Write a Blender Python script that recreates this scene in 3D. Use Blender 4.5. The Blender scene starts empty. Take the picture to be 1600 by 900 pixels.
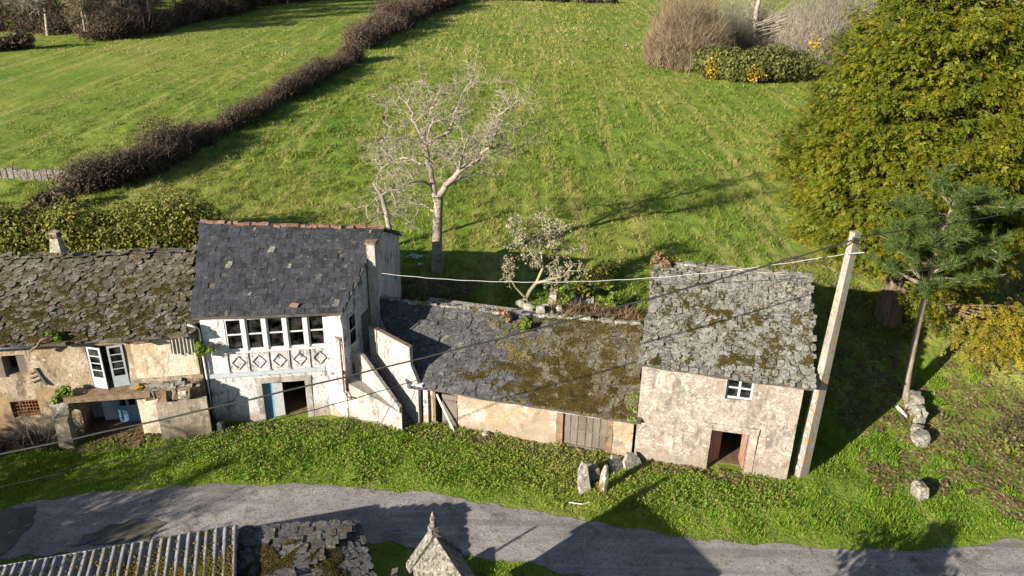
import bpy, math, random
import numpy as np
from mathutils import Matrix, Vector
R_ = math.radians
rnd = random.Random(7)
rng = np.random.default_rng(11)
scene = bpy.context.scene
COL = scene.collection

# ------------------------------------------------------------------ camera
cam_d = bpy.data.cameras.new('camera'); cam = bpy.data.objects.new('camera', cam_d); COL.objects.link(cam)
cam_d.sensor_width = 36.0; cam_d.lens = 36.0 * 1250.0 / 1600.0
cam_d.clip_start = 0.5; cam_d.clip_end = 3000
p_, r_ = R_(24.5), R_(1.0)
fw = Vector((0, math.cos(p_), -math.sin(p_))); rt0 = Vector((1, 0, 0)); up0 = rt0.cross(fw)
rt = rt0 * math.cos(r_) + up0 * math.sin(r_); upv = up0 * math.cos(r_) - rt0 * math.sin(r_)
cam.matrix_world = Matrix(((rt.x, upv.x, -fw.x, 0), (rt.y, upv.y, -fw.y, 0), (rt.z, upv.z, -fw.z, 20.0), (0, 0, 0, 1)))
scene.camera = cam
# ------------------------------------------------------------------ sky and sun
SUN_EL, SUN_AZ = 20.5, 41.5           # shadows run along (cos az, sin az)
w = bpy.data.worlds.new('World'); scene.world = w; w.use_nodes = True
nt = w.node_tree; bg = nt.nodes['Background']
sky = nt.nodes.new('ShaderNodeTexSky'); sky.sky_type = 'NISHITA'; sky.sun_disc = False
sky.sun_elevation = R_(SUN_EL); sky.sun_rotation = R_(270 - SUN_AZ)
sky.air_density = 1.0; sky.dust_density = 0.6; sky.ozone_density = 1.2
nt.links.new(sky.outputs[0], bg.inputs[0]); bg.inputs[1].default_value = 0.05
sun_d = bpy.data.lights.new('sun', 'SUN'); sun = bpy.data.objects.new('sun', sun_d); COL.objects.link(sun)
sun_d.energy = 5.0; sun_d.angle = R_(0.53); sun_d.color = (1.0, 0.91, 0.76)
sd = Vector((math.cos(R_(SUN_AZ)) * math.cos(R_(SUN_EL)), math.sin(R_(SUN_AZ)) * math.cos(R_(SUN_EL)), -math.sin(R_(SUN_EL))))
sun.rotation_euler = sd.to_track_quat('-Z', 'Y').to_euler(); sun.location = (-30, -30, 40)
vs = scene.view_settings; vs.view_transform = 'Standard'; vs.look = 'None'; vs.gamma = 1; vs.use_curve_mapping = False
vs.exposure = 1.5
scene.render.engine = 'CYCLES'

# ------------------------------------------------------------------ helpers
def tag(o, label=None, cat=None, group=None, kind=None):
    if label: o['label'] = label
    if cat: o['category'] = cat
    if group: o['group'] = group
    if kind: o['kind'] = kind
    return o
def thing(name, label, cat, loc, rz=0.0, group=None):
    o = bpy.data.objects.new(name, None); COL.objects.link(o)
    o.empty_display_size = .3
    o.matrix_world = Matrix.Translation(loc) @ Matrix.Rotation(rz, 4, 'Z')
    return tag(o, label, cat, group)
def wmat(o):
    m = o.matrix_basis.copy()
    while o.parent:
        o = o.parent; m = o.matrix_basis @ m
    return m
def raw_mesh(name, V, Fc, mat, smooth=False):
    """V (n,3); Fc list of faces or (m,k) array"""
    me = bpy.data.meshes.new(name)
    V = np.asarray(V, np.float32)
    if isinstance(Fc, np.ndarray):
        k = Fc.shape[1]; m = len(Fc)
        me.vertices.add(len(V)); me.vertices.foreach_set('co', V.ravel())
        me.loops.add(m * k); me.loops.foreach_set('vertex_index', Fc.astype(np.int32).ravel())
        me.polygons.add(m); me.polygons.foreach_set('loop_start', np.arange(0, m * k, k, dtype=np.int32))
        me.update(calc_edges=True)
    else:
        me.from_pydata(V.tolist(), [], Fc); me.update()
    if smooth: me.polygons.foreach_set('use_smooth', np.ones(len(me.polygons), bool))
    if mat: me.materials.append(mat)
    return me
def mk(name, V, Fc, mat, parent=None, smooth=False, origin=None):
    """one mesh object; V in world coordinates"""
    V = np.asarray(V, float).reshape(-1, 3)
    if parent is not None:
        M = np.array(wmat(parent).inverted()); V = V @ M[:3, :3].T + M[:3, 3]
    c = V.mean(0) if origin is None and parent is not None else (np.array([V[:, 0].mean(), V[:, 1].mean(), V[:, 2].min()]) if origin is None else np.zeros(3))
    me = raw_mesh(name, V - c, Fc, mat, smooth)
    o = bpy.data.objects.new(name, me); COL.objects.link(o); o.location = c
    if parent is not None: o.parent = parent
    return o
class MB:
    def __init__(s): s.v = []; s.f = []
    def add(s, V, Fc):
        n = len(s.v); s.v.extend([tuple(map(float, q)) for q in V]); s.f.extend([tuple(i + n for i in q) for q in Fc]); return s
    def hexa(s, P):   # 8 points: bottom 0-3 ccw, top 4-7
        return s.add(P, [(3, 2, 1, 0), (4, 5, 6, 7), (0, 1, 5, 4), (1, 2, 6, 5), (2, 3, 7, 6), (3, 0, 4, 7)])
    def box(s, fr, u0, u1, v0, v1, z0, z1, j=0.0):
        P = [(u0, v0, z0), (u1, v0, z0), (u1, v1, z0), (u0, v1, z0), (u0, v0, z1), (u1, v0, z1), (u1, v1, z1), (u0, v1, z1)]
        if j: P = [tuple(c + rnd.uniform(-j, j) for c in q) for q in P]
        return s.hexa([fr(*q) for q in P])
    def prism(s, poly, n):   # poly list of world pts, n offset vector
        k = len(poly); a = [Vector(q) for q in poly]; b = [q + Vector(n) for q in a]
        return s.add(a + b, [tuple(range(k))[::-1], tuple(range(k, 2 * k))] + [(i, (i + 1) % k, k + (i + 1) % k, k + i) for i in range(k)])
    def tube(s, pts, rad, n=6, cap=True):
        V, Fc = tube_arr([(pts, rad)], n)
        s.add(V, [tuple(q) for q in Fc.tolist()])
        if cap:
            b = len(s.v) - len(V); s.f.append(tuple(range(b, b + n))[::-1]); s.f.append(tuple(range(len(s.v) - n, len(s.v))))
        return s
    def out(s, name, mat, parent=None, smooth=False): return mk(name, s.v, s.f, mat, parent, smooth)
def tube_arr(paths, n=5):
    """paths: list of (pts, radii) -> V, quad faces"""
    VV, FF, off = [], [], 0
    ang = np.arange(n) * 2 * math.pi / n; ca, sa = np.cos(ang), np.sin(ang)
    for pts, rad in paths:
        P = np.asarray(pts, float); m = len(P); rad = np.broadcast_to(np.asarray(rad, float), (m,))
        T = np.gradient(P, axis=0); T /= np.linalg.norm(T, axis=1)[:, None] + 1e-9
        ref = np.array([0, 0, 1.]) if abs(T[0][2]) < .8 else np.array([1., 0, 0])
        A = np.cross(T, ref); A /= np.linalg.norm(A, axis=1)[:, None] + 1e-9
        B = np.cross(T, A)
        ring = P[:, None] + rad[:, None, None] * (A[:, None] * ca[None, :, None] + B[:, None] * sa[None, :, None])
        VV.append(ring.reshape(-1, 3))
        i = np.arange(m - 1)[:, None] * n; k = np.arange(n)[None]; k2 = (k + 1) % n
        FF.append(np.stack([i + k, i + k2, i + n + k2, i + n + k], -1).reshape(-1, 4) + off)
        off += m * n
    return np.concatenate(VV), np.concatenate(FF)
class Frame:
    """facade frame: u along, v into the building, z up"""
    def __init__(s, A, B):
        s.o = Vector((A[0], A[1], 0)); s.u = (Vector((B[0], B[1], 0)) - s.o).normalized(); s.v = Vector((-s.u.y, s.u.x, 0))
        s.ang = math.atan2(s.u.y, s.u.x); s.L = (Vector((B[0], B[1], 0)) - s.o).length
    def __call__(s, u, v, z): return tuple(s.o + s.u * u + s.v * v + Vector((0, 0, z)))
WF = lambda x, y, z: (x, y, z)
def hashn(ix, iy, s):
    h = (ix.astype(np.int64) * 374761393 + iy.astype(np.int64) * 668265263 + s * 974711) & 0x7fffffff
    h = ((h ^ (h >> 13)) * 1274126177) & 0x7fffffff
    return ((h ^ (h >> 16)) & 0xffff) / 65535.0
def vn(x, y, s=0):
    x = np.asarray(x, float); y = np.asarray(y, float)
    ix = np.floor(x); iy = np.floor(y); fx = x - ix; fy = y - iy
    fx = fx * fx * (3 - 2 * fx); fy = fy * fy * (3 - 2 * fy); ix = ix.astype(np.int64); iy = iy.astype(np.int64)
    a = hashn(ix, iy, s); b = hashn(ix + 1, iy, s); c = hashn(ix, iy + 1, s); d = hashn(ix + 1, iy + 1, s)
    return (a * (1 - fx) + b * fx) * (1 - fy) + (c * (1 - fx) + d * fx) * fy
def fbm(x, y, s=0): return (vn(x, y, s) * .55 + vn(x * 2.1, y * 2.1, s + 1) * .3 + vn(x * 4.3, y * 4.3, s + 2) * .15)

# ------------------------------------------------------------------ materials
def C4(c): return (c[0], c[1], c[2], 1)
class Mat:
    def __init__(s, name, rough=.85, spec=.3):
        s.m = bpy.data.materials.new(name); s.m.use_nodes = True; s.t = s.m.node_tree; s.n = s.t.nodes
        s.b = s.n['Principled BSDF']; s.b.inputs['Roughness'].default_value = rough; s.b.inputs['Specular IOR Level'].default_value = spec
        s.g = s.n.new('ShaderNodeNewGeometry'); s.col = None; s.h = None
    def L(s, a, b): s.t.links.new(a, b)
    def noise(s, scale, detail=4, rough=.6, stretch=None, dist=0, kind='noise'):
        if kind == 'noise':
            x = s.n.new('ShaderNodeTexNoise'); x.inputs['Detail'].default_value = detail; x.inputs['Roughness'].default_value = rough; x.inputs['Distortion'].default_value = dist
        else:
            x = s.n.new('ShaderNodeTexVoronoi')
            if kind == 'edge': x.feature = 'DISTANCE_TO_EDGE'
        x.inputs['Scale'].default_value = scale
        v = s.g.outputs['Position']
        if stretch:
            mp = s.n.new('ShaderNodeVectorMath'); mp.operation = 'MULTIPLY'; mp.inputs[1].default_value = stretch; s.L(v, mp.inputs[0]); v = mp.outputs[0]
        s.L(v, x.inputs['Vector'])
        return x.outputs['Distance'] if kind == 'edge' else x.outputs[0]
    def ramp(s, fac, stops):
        r = s.n.new('ShaderNodeValToRGB'); e = r.color_ramp.elements
        while len(e) < len(stops): e.new(.5)
        for q, (p, c) in zip(e, stops): q.position = p; q.color = C4(c)
        s.L(fac, r.inputs[0]); return r.outputs[0]
    def math(s, op, a, b=None, clamp=False):
        x = s.n.new('ShaderNodeMath'); x.operation = op; x.use_clamp = clamp
        for i, q in enumerate((a, b)):
            if q is None: continue
            if isinstance(q, (int, float)): x.inputs[i].default_value = q
            else: s.L(q, x.inputs[i])
        return x.outputs[0]
    def step(s, fac, lo, hi):
        x = s.n.new('ShaderNodeMapRange'); x.interpolation_type = 'SMOOTHSTEP'; x.inputs[1].default_value = lo; x.inputs[2].default_value = hi
        s.L(fac, x.inputs[0]); return x.outputs[0]
    def mix(s, fac, a, b, mode='MIX'):
        x = s.n.new('ShaderNodeMix'); x.data_type = 'RGBA'; x.blend_type = mode
        if isinstance(fac, (int, float)): x.inputs[0].default_value = fac
        else: s.L(fac, x.inputs[0])
        for i, q in ((6, a), (7, b)):
            if isinstance(q, tuple): x.inputs[i].default_value = C4(q)
            else: s.L(q, x.inputs[i])
        return x.outputs[2]
    def rand(s):
        oi = s.n.new('ShaderNodeObjectInfo')
        return s.math('FRACT', s.math('ADD', s.g.outputs['Random Per Island'], oi.outputs['Random']))
    def base(s, scale, stops, detail=5, stretch=None): s.col = s.ramp(s.noise(scale, detail, stretch=stretch), stops); return s
    def layer(s, scale, lo, hi, color, detail=5, stretch=None, kind='noise', dist=0, amount=1.0):
        f = s.step(s.noise(scale, detail, .65, stretch, dist, kind), lo, hi)
        if amount != 1: f = s.math('MULTIPLY', f, amount)
        s.col = s.mix(f, s.col, color); return s
    def vary(s, amt=.5, hue=None):
        r = s.rand(); f = s.math('ADD', s.math('MULTIPLY', r, amt), 1 - amt / 2)
        v = s.n.new('ShaderNodeCombineColor'); [s.L(f, v.inputs[i]) for i in range(3)]
        s.col = s.mix(1.0, s.col, v.outputs[0], 'MULTIPLY')
        if hue:
            r2 = s.math('FRACT', s.math('MULTIPLY', r, 7.31)); s.col = s.mix(s.step(r2, hue[0], hue[1]), s.col, hue[2])
        return s
    def bump(s, scale, strength=.5, dist=.03, detail=6, stretch=None, kind='noise'):
        b = s.n.new('ShaderNodeBump'); b.inputs['Strength'].default_value = strength; b.inputs['Distance'].default_value = dist
        s.L(s.noise(scale, detail, .65, stretch, 0, kind), b.inputs['Height'])
        if s.h is not None: s.L(s.h, b.inputs['Normal'])
        s.h = b.outputs[0]; return s
    def trans(s, w=.35):   # thin leaf: light passes through
        s.tr = w; return s
    def done(s):
        if s.col is not None: s.L(s.col, s.b.inputs['Base Color'])
        if s.h is not None: s.L(s.h, s.b.inputs['Normal'])
        if hasattr(s, 'tr'):
            t = s.n.new('ShaderNodeBsdfTranslucent'); s.L(s.col, t.inputs[0]); mx = s.n.new('ShaderNodeMixShader'); mx.inputs[0].default_value = s.tr
            s.L(s.b.outputs[0], mx.inputs[1]); s.L(t.outputs[0], mx.inputs[2]); s.L(mx.outputs[0], s.n['Material Output'].inputs[0])
        return s.m
M = {}
def G(*c): return tuple(c)
# ground of field and verge: green with dry straw streaks
gm = Mat('ground', .95, .1); gm.base(.06, [(.3, (.075, .135, .012)), (.5, (.125, .172, .022)), (.7, (.19, .20, .042))], 4)
gm.layer(.9, .5, .72, (.085, .145, .018), 6, (1, .45, 1)); gm.layer(2.6, .56, .72, (.20, .19, .085), 5, (.8, .5, 1), amount=.55)
gm.layer(1.0, .50, .64, (.27, .25, .085), 5, (1.3, .05, 1), amount=.55); gm.layer(1.7, .54, .66, (.075, .13, .016), 5, (1.1, .06, 1), amount=.6); gm.layer(7, .55, .75, (.05, .085, .014), 4, amount=.55)
gm.bump(1.3, .7, .22, 5).bump(6, .8, .08, 4); M['ground'] = gm.done()
def gr(name, stops, dry, scale=.25, vary=.6, dryamt=(.72, .95), rows=False):
    m = Mat(name, .7, .25); m.base(scale, stops, 3); m.layer(.055, .46, .68, dry, 3, amount=.5)
    if rows: m.layer(1.0, .50, .62, dry, 4, (1.3, .05, 1), amount=.6); m.layer(1.7, .52, .64, tuple(c * .8 for c in stops[0][1]), 4, (1.1, .06, 1), amount=.6)
    m.vary(vary, (dryamt[0], dryamt[1], dry)); m.trans(.35); return m.done()
M['grass_field'] = gr('grass_field', [(.3, (.07, .145, .010)), (.55, (.14, .205, .020)), (.75, (.23, .25, .045))], (.34, .295, .10), rows=True)
M['grass_dry'] = gr('grass_dry', [(.3, (.11, .16, .016)), (.55, (.18, .205, .03)), (.75, (.25, .235, .055))], (.36, .30, .12), rows=True)
M['grass_verge'] = gr('grass_verge', [(.3, (.085, .20, .009)), (.55, (.145, .26, .014)), (.75, (.20, .285, .024))], (.26, .26, .045), .8)
M['weed'] = gr('weed', [(.3, (.08, .17, .014)), (.6, (.14, .22, .024)), (.8, (.20, .24, .036))], (.27, .21, .07), 1.2)
M['litter'] = gr('litter', [(.3, (.10, .065, .035)), (.6, (.17, .115, .06)), (.8, (.24, .18, .10))], (.28, .22, .13), 1.2)
M['earth'] = Mat('earth', .95, .1).base(2, [(.3, (.07, .05, .03)), (.7, (.16, .115, .07))]).bump(8, .6, .05).done()
rm = Mat('asphalt', .93, .2); rm.base(.7, [(.3, (.15, .138, .138)), (.5, (.215, .20, .196)), (.7, (.28, .262, .25))], 8)
rm.layer(.9, .54, .66, (.075, .068, .055), 8, dist=.5, amount=.75); rm.layer(4, .55, .7, (.09, .085, .085), 6, amount=.6); rm.layer(26, .52, .62, (.40, .38, .36), 3, amount=.6); rm.layer(13, .54, .62, (.06, .055, .052), 5, amount=.7)
rm.layer(1.0, .48, .62, (.12, .11, .105), 6, (.12, 1.5, 1), amount=.55); rm.layer(1.3, .55, .66, (.30, .285, .27), 6, (.10, 1.7, 1), amount=.5); rm.col = rm.mix(rm.math('MULTIPLY', rm.step(rm.noise(.9, 2, .5, None, 0, 'edge'), .010, .002), .22), rm.col, (.06, .055, .05)); rm.layer(.5, .58, .66, (.13, .13, .055), 8, amount=.6); rm.bump(22, .9, .03, 4); M['asphalt'] = rm.done()
rm = Mat('gravel', .95, .15); rm.base(1.2, [(.35, (.06, .055, .04)), (.65, (.12, .11, .095))], 7); rm.layer(30, .52, .66, (.17, .16, .14), 3, amount=.6); rm.bump(25, .8, .03, 4); M['gravel'] = rm.done()
def plaster(name, c0, c1, stain, dark, patch=None, stones=0, damp=None, grime=1.0):
    m = Mat(name, .92, .15); m.base(1.6, [(.3, c0), (.5, tuple((a_ + b_) / 2 for a_, b_ in zip(c0, c1))), (.7, c1)], 9)
    if stones:   # rubble showing through the worn render
        nz = m.n.new('ShaderNodeTexNoise'); nz.inputs['Scale'].default_value = 2.5; m.L(m.g.outputs['Position'], nz.inputs['Vector'])
        ad = m.n.new('ShaderNodeVectorMath'); ad.operation = 'MULTIPLY_ADD'; ad.inputs[1].default_value = (.35, .35, .35); m.L(nz.outputs['Color'], ad.inputs[0]); m.L(m.g.outputs['Position'], ad.inputs[2])
        st3 = m.n.new('ShaderNodeVectorMath'); st3.operation = 'MULTIPLY'; st3.inputs[1].default_value = (1, 1, 1.6); m.L(ad.outputs[0], st3.inputs[0])
        vo = m.n.new('ShaderNodeTexVoronoi'); vo.inputs['Scale'].default_value = 5.0; m.L(st3.outputs[0], vo.inputs['Vector']); ve = m.n.new('ShaderNodeTexVoronoi'); ve.feature = 'DISTANCE_TO_EDGE'; ve.inputs['Scale'].default_value = 5.0; m.L(st3.outputs[0], ve.inputs['Vector'])
        sh = m.n.new('ShaderNodeSeparateColor'); m.L(vo.outputs['Color'], sh.inputs[0])
        worn = m.step(m.noise(1.1, 9, .7), .36, .52); m.col = m.mix(m.math('MULTIPLY', m.math('MULTIPLY', sh.outputs[0], worn), min(1, stones * 1.25)), m.col, stain)
        m.col = m.mix(m.math('MULTIPLY', m.math('MULTIPLY', m.step(ve.outputs['Distance'], .10, .01), worn), stones * .6), m.col, dark)
    m.layer(.8, .48, .64, stain, 9, (1, 1, .4), dist=.5, amount=.85); m.layer(2.6, .52, .64, dark, 9, (1, 1, .45), dist=.4, amount=min(.85, .65 * grime))
    m.layer(9, .54, .64, stain, 7, amount=.7); m.layer(17, .56, .64, dark, 5, amount=min(.9, .55 * grime)); m.layer(5, .60, .66, tuple(min(.85, c * 1.25) for c in c1), 5, amount=.7)
    m.layer(3.2, .58, .70, dark, 8, (2.2, 2.2, .16), amount=min(.6, .38 * grime)); m.layer(7, .57, .63, dark, 9, dist=.8, amount=min(.85, .6 * max(0, grime - .5)))
    if patch: m.layer(.6, .54, .60, patch, 8, dist=.3, amount=.85)
    if damp:   # damp and splashed soil rising from the ground, with its own ragged edge
        sx = m.n.new('ShaderNodeSeparateXYZ'); m.L(m.g.outputs['Position'], sx.inputs[0])
        hgt = m.math('ADD', sx.outputs[2], m.math('MULTIPLY', m.noise(1.6, 8), -1.6)); m.col = m.mix(m.math('MULTIPLY', m.step(hgt, .05, -.6), damp[0]), m.col, damp[1])
    m.bump(3, .6, .06, 7).bump(14, .8, .03, 7); return m.done()
M['pl_ruin'] = plaster('plaster_ruin', (0.274, 0.216, 0.156), (0.434, 0.374, 0.292), (0.228, 0.164, 0.100), (0.098, 0.076, 0.056), (0.228, 0.157, 0.087), .3, (.95, (0.063, 0.054, 0.043)), 1.25)
M['pl_lime'] = plaster('plaster_limewash', (0.436, 0.379, 0.297), (0.525, 0.481, 0.407), (0.356, 0.266, 0.154), (0.198, 0.153, 0.110))
M['pl_white'] = plaster('plaster_white', (0.445, 0.428, 0.426), (0.611, 0.600, 0.603), (0.300, 0.278, 0.267), (0.084, 0.077, 0.080), None, 0, (.75, (0.222, 0.173, 0.125)), 1.9)
M['pl_upper'] = plaster('plaster_upper', (0.531, 0.521, 0.510), (0.638, 0.627, 0.626), (0.403, 0.383, 0.362), (0.180, 0.170, 0.165), grime=1.1)
M['pl_stair'] = plaster('plaster_stair', (0.279, 0.256, 0.234), (0.416, 0.386, 0.360), (0.202, 0.184, 0.162), (0.077, 0.071, 0.063))
M['pl_slab'] = plaster('plaster_slab', (.25, .215, .17), (.36, .32, .26), (.19, .155, .115), (.075, .063, .05), None, 0, (.7, (.09, .075, .055)))
M['pl_barn'] = plaster('plaster_barn', (0.379, 0.329, 0.289), (0.492, 0.454, 0.427), (0.307, 0.217, 0.119), (0.123, 0.103, 0.088), (0.246, 0.195, 0.144), .6, (.7, (0.206, 0.163, 0.126)), 1.3)
M['pl_stone'] = plaster('plaster_stone', (0.282, 0.245, 0.211), (0.435, 0.392, 0.360), (0.217, 0.176, 0.141), (0.113, 0.101, 0.088), None, .75, (.6, (0.184, 0.155, 0.122)), 1.7)
M['concrete'] = Mat('concrete', .9, .2).base(1.5, [(.3, (.17, .155, .135)), (.7, (.27, .25, .225))], 7, (2, 2, .6)).layer(3, .56, .7, (.11, .10, .085), 6, (3, 3, .5), amount=.9).layer(9, .55, .63, (.10, .09, .08), 6, amount=.7).layer(3.4, .61, .63, (.38, .17, .025), 2).bump(15, .4, .02).done()
M['granite'] = Mat('granite', .92, .2).base(2, [(.3, (.11, .10, .085)), (.7, (.20, .185, .165))], 7).layer(9, .54, .6, (.29, .265, .23), 4, amount=.8).layer(8, .5, .56, (.06, .055, .05), 5).bump(9, .7, .05).done()
M['lichen_stone'] = Mat('lichen_stone', .92, .2).base(3, [(.3, (.13, .12, .10)), (.7, (.26, .245, .215))], 7).layer(7, .55, .6, (.36, .345, .30), 5).layer(6, .58, .64, (.06, .055, .05), 5).layer(1.6, .55, .61, (.10, .08, .02), 6).bump(9, .8, .06).vary(.3).done()
def slate(name, c0, c1, lichen, la, moss, ml, vary=.6, rough=.62, spec=.4, fine=14):
    m = Mat(name, rough, spec); m.base(1.3, [(.35, c0), (.65, c1)], 6); m.vary(vary)
    m.layer(fine, .57 - la * .1, .63 - la * .08, lichen, 6, dist=.6, amount=.4 + la * .5); m.layer(3.6, .60 - la * .08, .66 - la * .07, lichen, 9, dist=.8, amount=.7)
    m.layer(7, .58, .64, tuple(c * .35 for c in c0), 6, amount=.7)
    if moss:
        big = m.step(m.noise(1.5, 9, .7, None, .5), ml - .10, ml + .16); fn = m.step(m.noise(11, 5, .6), .40, .54)
        m.col = m.mix(m.math('MULTIPLY', m.math('MULTIPLY', big, fn), .92), m.col, moss); m.layer(9, .60, .66, moss, 6, amount=.7)
    m.bump(10, .6, .03, 6, (1, 1, 1)).bump(40, .5, .012, 3); return m.done()
M['slate_dark'] = slate('slate_dark', (.021, .022, .028), (.037, .038, .046), (.13, .13, .11), .0, None, 1, .7, .55, .4, 9)
M['slate_ruin'] = slate('slate_ruin', (.07, .062, .055), (.13, .117, .105), (.29, .26, .21), .45, (.055, .040, .017), .44, .9, .88, .2, 11)
M['slate_stone'] = slate('slate_stone', (.085, .082, .080), (.14, .134, .128), (.27, .26, .215), .66, (.062, .046, .014), .60, .8, .88, .2, 10)
M['slate_barn'] = slate('slate_barn', (.040, .040, .046), (.070, .070, .077), (.165, .17, .13), .22, None, 1, .5, .62, .35, 8)
M['slate_barn_m'] = slate('slate_barn_mossy', (.055, .052, .047), (.095, .09, .08), (.22, .215, .165), .5, (.068, .046, .011), .42, .6, .88, .2, 9)
M['slate_shed'] = slate('slate_shed', (.045, .045, .05), (.085, .085, .088), (.18, .17, .145), .5, (.05, .037, .018), .50, .6, .75, .3, 9)
M['moss'] = Mat('moss', 1, .05).base(2.5, [(.3, (.034, .026, .010)), (.6, (.062, .047, .015)), (.8, (.095, .08, .025))], 5).vary(.6).bump(30, .9, .03).done()
M['moss_y'] = Mat('moss_yellow', 1, .05).base(2.5, [(.3, (.075, .062, .012)), (.7, (.14, .11, .018))], 5).vary(.7).bump(30, .9, .03).done()
M['under'] = Mat('roof_boards', .95, .1).base(3, [(.3, (.05, .045, .04)), (.7, (.09, .08, .07))]).done()
M['white_paint'] = Mat('white_paint', .6, .35).base(4, [(.3, (.40, .41, .43)), (.7, (.52, .52, .53))], 6).layer(9, .58, .66, (.28, .26, .24), 6, amount=.7).done()
M['blue_paint'] = Mat('blue_paint', .6, .35).base(4, [(.3, (.07, .17, .29)), (.7, (.12, .24, .36))], 6).layer(9, .6, .7, (.20, .2, .2), 5, amount=.6).done()
M['pale_blue'] = Mat('pale_blue_paint', .6, .35).base(4, [(.3, (.26, .30, .35)), (.7, (.38, .41, .44))], 6).layer(8, .6, .7, (.35, .33, .30), 5, amount=.6).done()
M['red_wood'] = Mat('red_wood', .75, .25).base(3, [(.3, (.22, .075, .045)), (.7, (.32, .15, .10))], 6, (6, 6, .7)).layer(5, .5, .62, (.34, .30, .26), 6, (5, 5, .5)).bump(20, .4, .01).done()
M['grey_wood'] = Mat('grey_wood', .85, .2).base(4, [(.3, (.085, .07, .057)), (.7, (.17, .147, .125))], 7, (7, 7, .6)).layer(5, .54, .66, (.07, .055, .045), 6, (8, 8, .5)).vary(.35).bump(25, .5, .012, 6, (6, 6, .6)).done()
M['brown_wood'] = Mat('brown_wood', .85, .2).base(4, [(.3, (.10, .065, .04)), (.7, (.20, .14, .09))], 7).layer(6, .55, .65, (.05, .036, .025), 7).vary(.3).bump(20, .5, .02).done()
M['terracotta'] = Mat('terracotta', .9, .2).base(3, [(.3, (.10, .052, .036)), (.7, (.18, .10, .07))], 6).layer(7, .6, .68, (.38, .21, .03), 4).layer(5, .56, .66, (.14, .12, .10), 6).vary(.5).bump(15, .4, .02).done()
M['rust'] = Mat('rust', .8, .3).base(9, [(.3, (.12, .05, .025)), (.7, (.24, .10, .045))]).done()
M['zinc'] = Mat('old_metal', .5, .4).base(2, [(.3, (.30, .32, .34)), (.7, (.42, .43, .44))]).done()
cm = Mat('corrugated', .8, .25); cm.base(1, [(.3, (.11, .105, .11)), (.7, (.19, .18, .18))], 7); cm.layer(8, .57, .66, (.32, .30, .28), 5, amount=.6)
cm.layer(1.1, .55, .64, (.15, .11, .02), 8, amount=.85); cm.bump(25, .4, .015); M['corrugated'] = cm.done()
M['fibre'] = Mat('fibre_cement', .85, .2).base(2, [(.3, (.19, .17, .15)), (.7, (.28, .26, .23))], 7).layer(6, .55, .65, (.16, .14, .12), 6).done()
M['cable'] = Mat('cable_black', .6, .3).base(2, [(.3, (.02, .02, .022)), (.7, (.035, .035, .035))]).done()
M['cable_w'] = Mat('cable_grey', .6, .3).base(2, [(.3, (.28, .28, .28)), (.7, (.36, .36, .35))]).done()
M['bark_pale'] = Mat('bark_pale', .9, .2).base(2, [(.3, (.18, .145, .12)), (.7, (.32, .28, .245))], 6).layer(5, .56, .64, (.09, .07, .055), 6).bump(14, .7, .03).done()
M['twig_pale'] = Mat('twig_pale', .9, .15).base(1, [(.3, (.20, .17, .135)), (.7, (.31, .27, .215))], 3).vary(.4).done()
M['bark_lichen'] = Mat('bark_lichen', .9, .15).base(3, [(.3, (.15, .138, .085)), (.7, (.28, .265, .18))], 5).vary(.4).bump(14, .7, .03).done()
M['bark_dark'] = Mat('bark_dark', .95, .1).base(2, [(.3, (.085, .06, .045)), (.7, (.17, .125, .10))], 6, (3, 3, .6)).bump(10, .8, .05).done()
M['bark_pine'] = Mat('bark_pine', .95, .1).base(2, [(.3, (.13, .10, .08)), (.7, (.25, .21, .18))], 6, (3, 3, .8)).bump(12, .8, .04).done()
M['twig_dark'] = Mat('twig_dark', .95, .1).base(.4, [(.3, (.06, .042, .034)), (.7, (.115, .083, .066))], 3).vary(.7).done()
M['twig_brown'] = Mat('twig_brown', .95, .1).base(.4, [(.3, (.125, .095, .06)), (.7, (.22, .172, .115))], 3).vary(.6).done()
M['twig_grey'] = Mat('twig_grey', .95, .1).base(.2, [(.3, (.13, .112, .088)), (.7, (.24, .21, .17))], 3).vary(.5).done()
def leaf(name, stops, scale, vary, hue=None, tr=.3, rough=.6):
    m = Mat(name, rough, .25); m.base(scale, stops, 4); m.vary(vary, hue); m.trans(tr); return m.done()
M['cypress'] = leaf('cypress_foliage', [(.3, (.042, .076, .005)), (.5, (.098, .122, .007)), (.7, (.165, .15, .010))], .5, .6, (.9, .99, (.25, .17, .015)), .3)
M['cypress_gold'] = leaf('cypress_gold', [(.3, (.12, .115, .009)), (.5, (.18, .15, .012)), (.7, (.25, .175, .015))], .8, .5, None, .3)
M['pine'] = leaf('pine_needles', [(.3, (.035, .068, .010)), (.7, (.065, .105, .016))], 1, .8, (.9, .98, (.12, .10, .03)), .2, .9)
M['bramble'] = leaf('bramble', [(.3, (.04, .025, .018)), (.55, (.075, .047, .033)), (.75, (.125, .08, .055))], .35, .8, (.86, .95, (.09, .10, .03)), .2)
M['laurel'] = leaf('laurel', [(.3, (.06, .085, .012)), (.5, (.12, .135, .018)), (.7, (.20, .17, .03))], .8, .7, (.84, .95, (.19, .13, .05)), .25)
M['gorse'] = leaf('gorse', [(.3, (.06, .075, .016)), (.7, (.12, .13, .03))], .6, .6, None, .2)
M['gorse_fl'] = leaf('gorse_flower', [(.3, (.30, .20, .01)), (.7, (.40, .28, .015))], 2, .3, None, .2)
M['evergreen'] = leaf('evergreen', [(.3, (.04, .07, .012)), (.7, (.08, .11, .02))], .8, .6, None, .2)
M['bracken'] = leaf('bracken', [(.3, (.14, .085, .045)), (.6, (.24, .16, .09)), (.8, (.32, .24, .14))], .9, .6, (.9, .97, (.12, .14, .04)), .2)
M['ivy'] = leaf('ivy', [(.3, (.08, .15, .012)), (.7, (.17, .22, .025))], 1.5, .5, None, .3)
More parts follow.
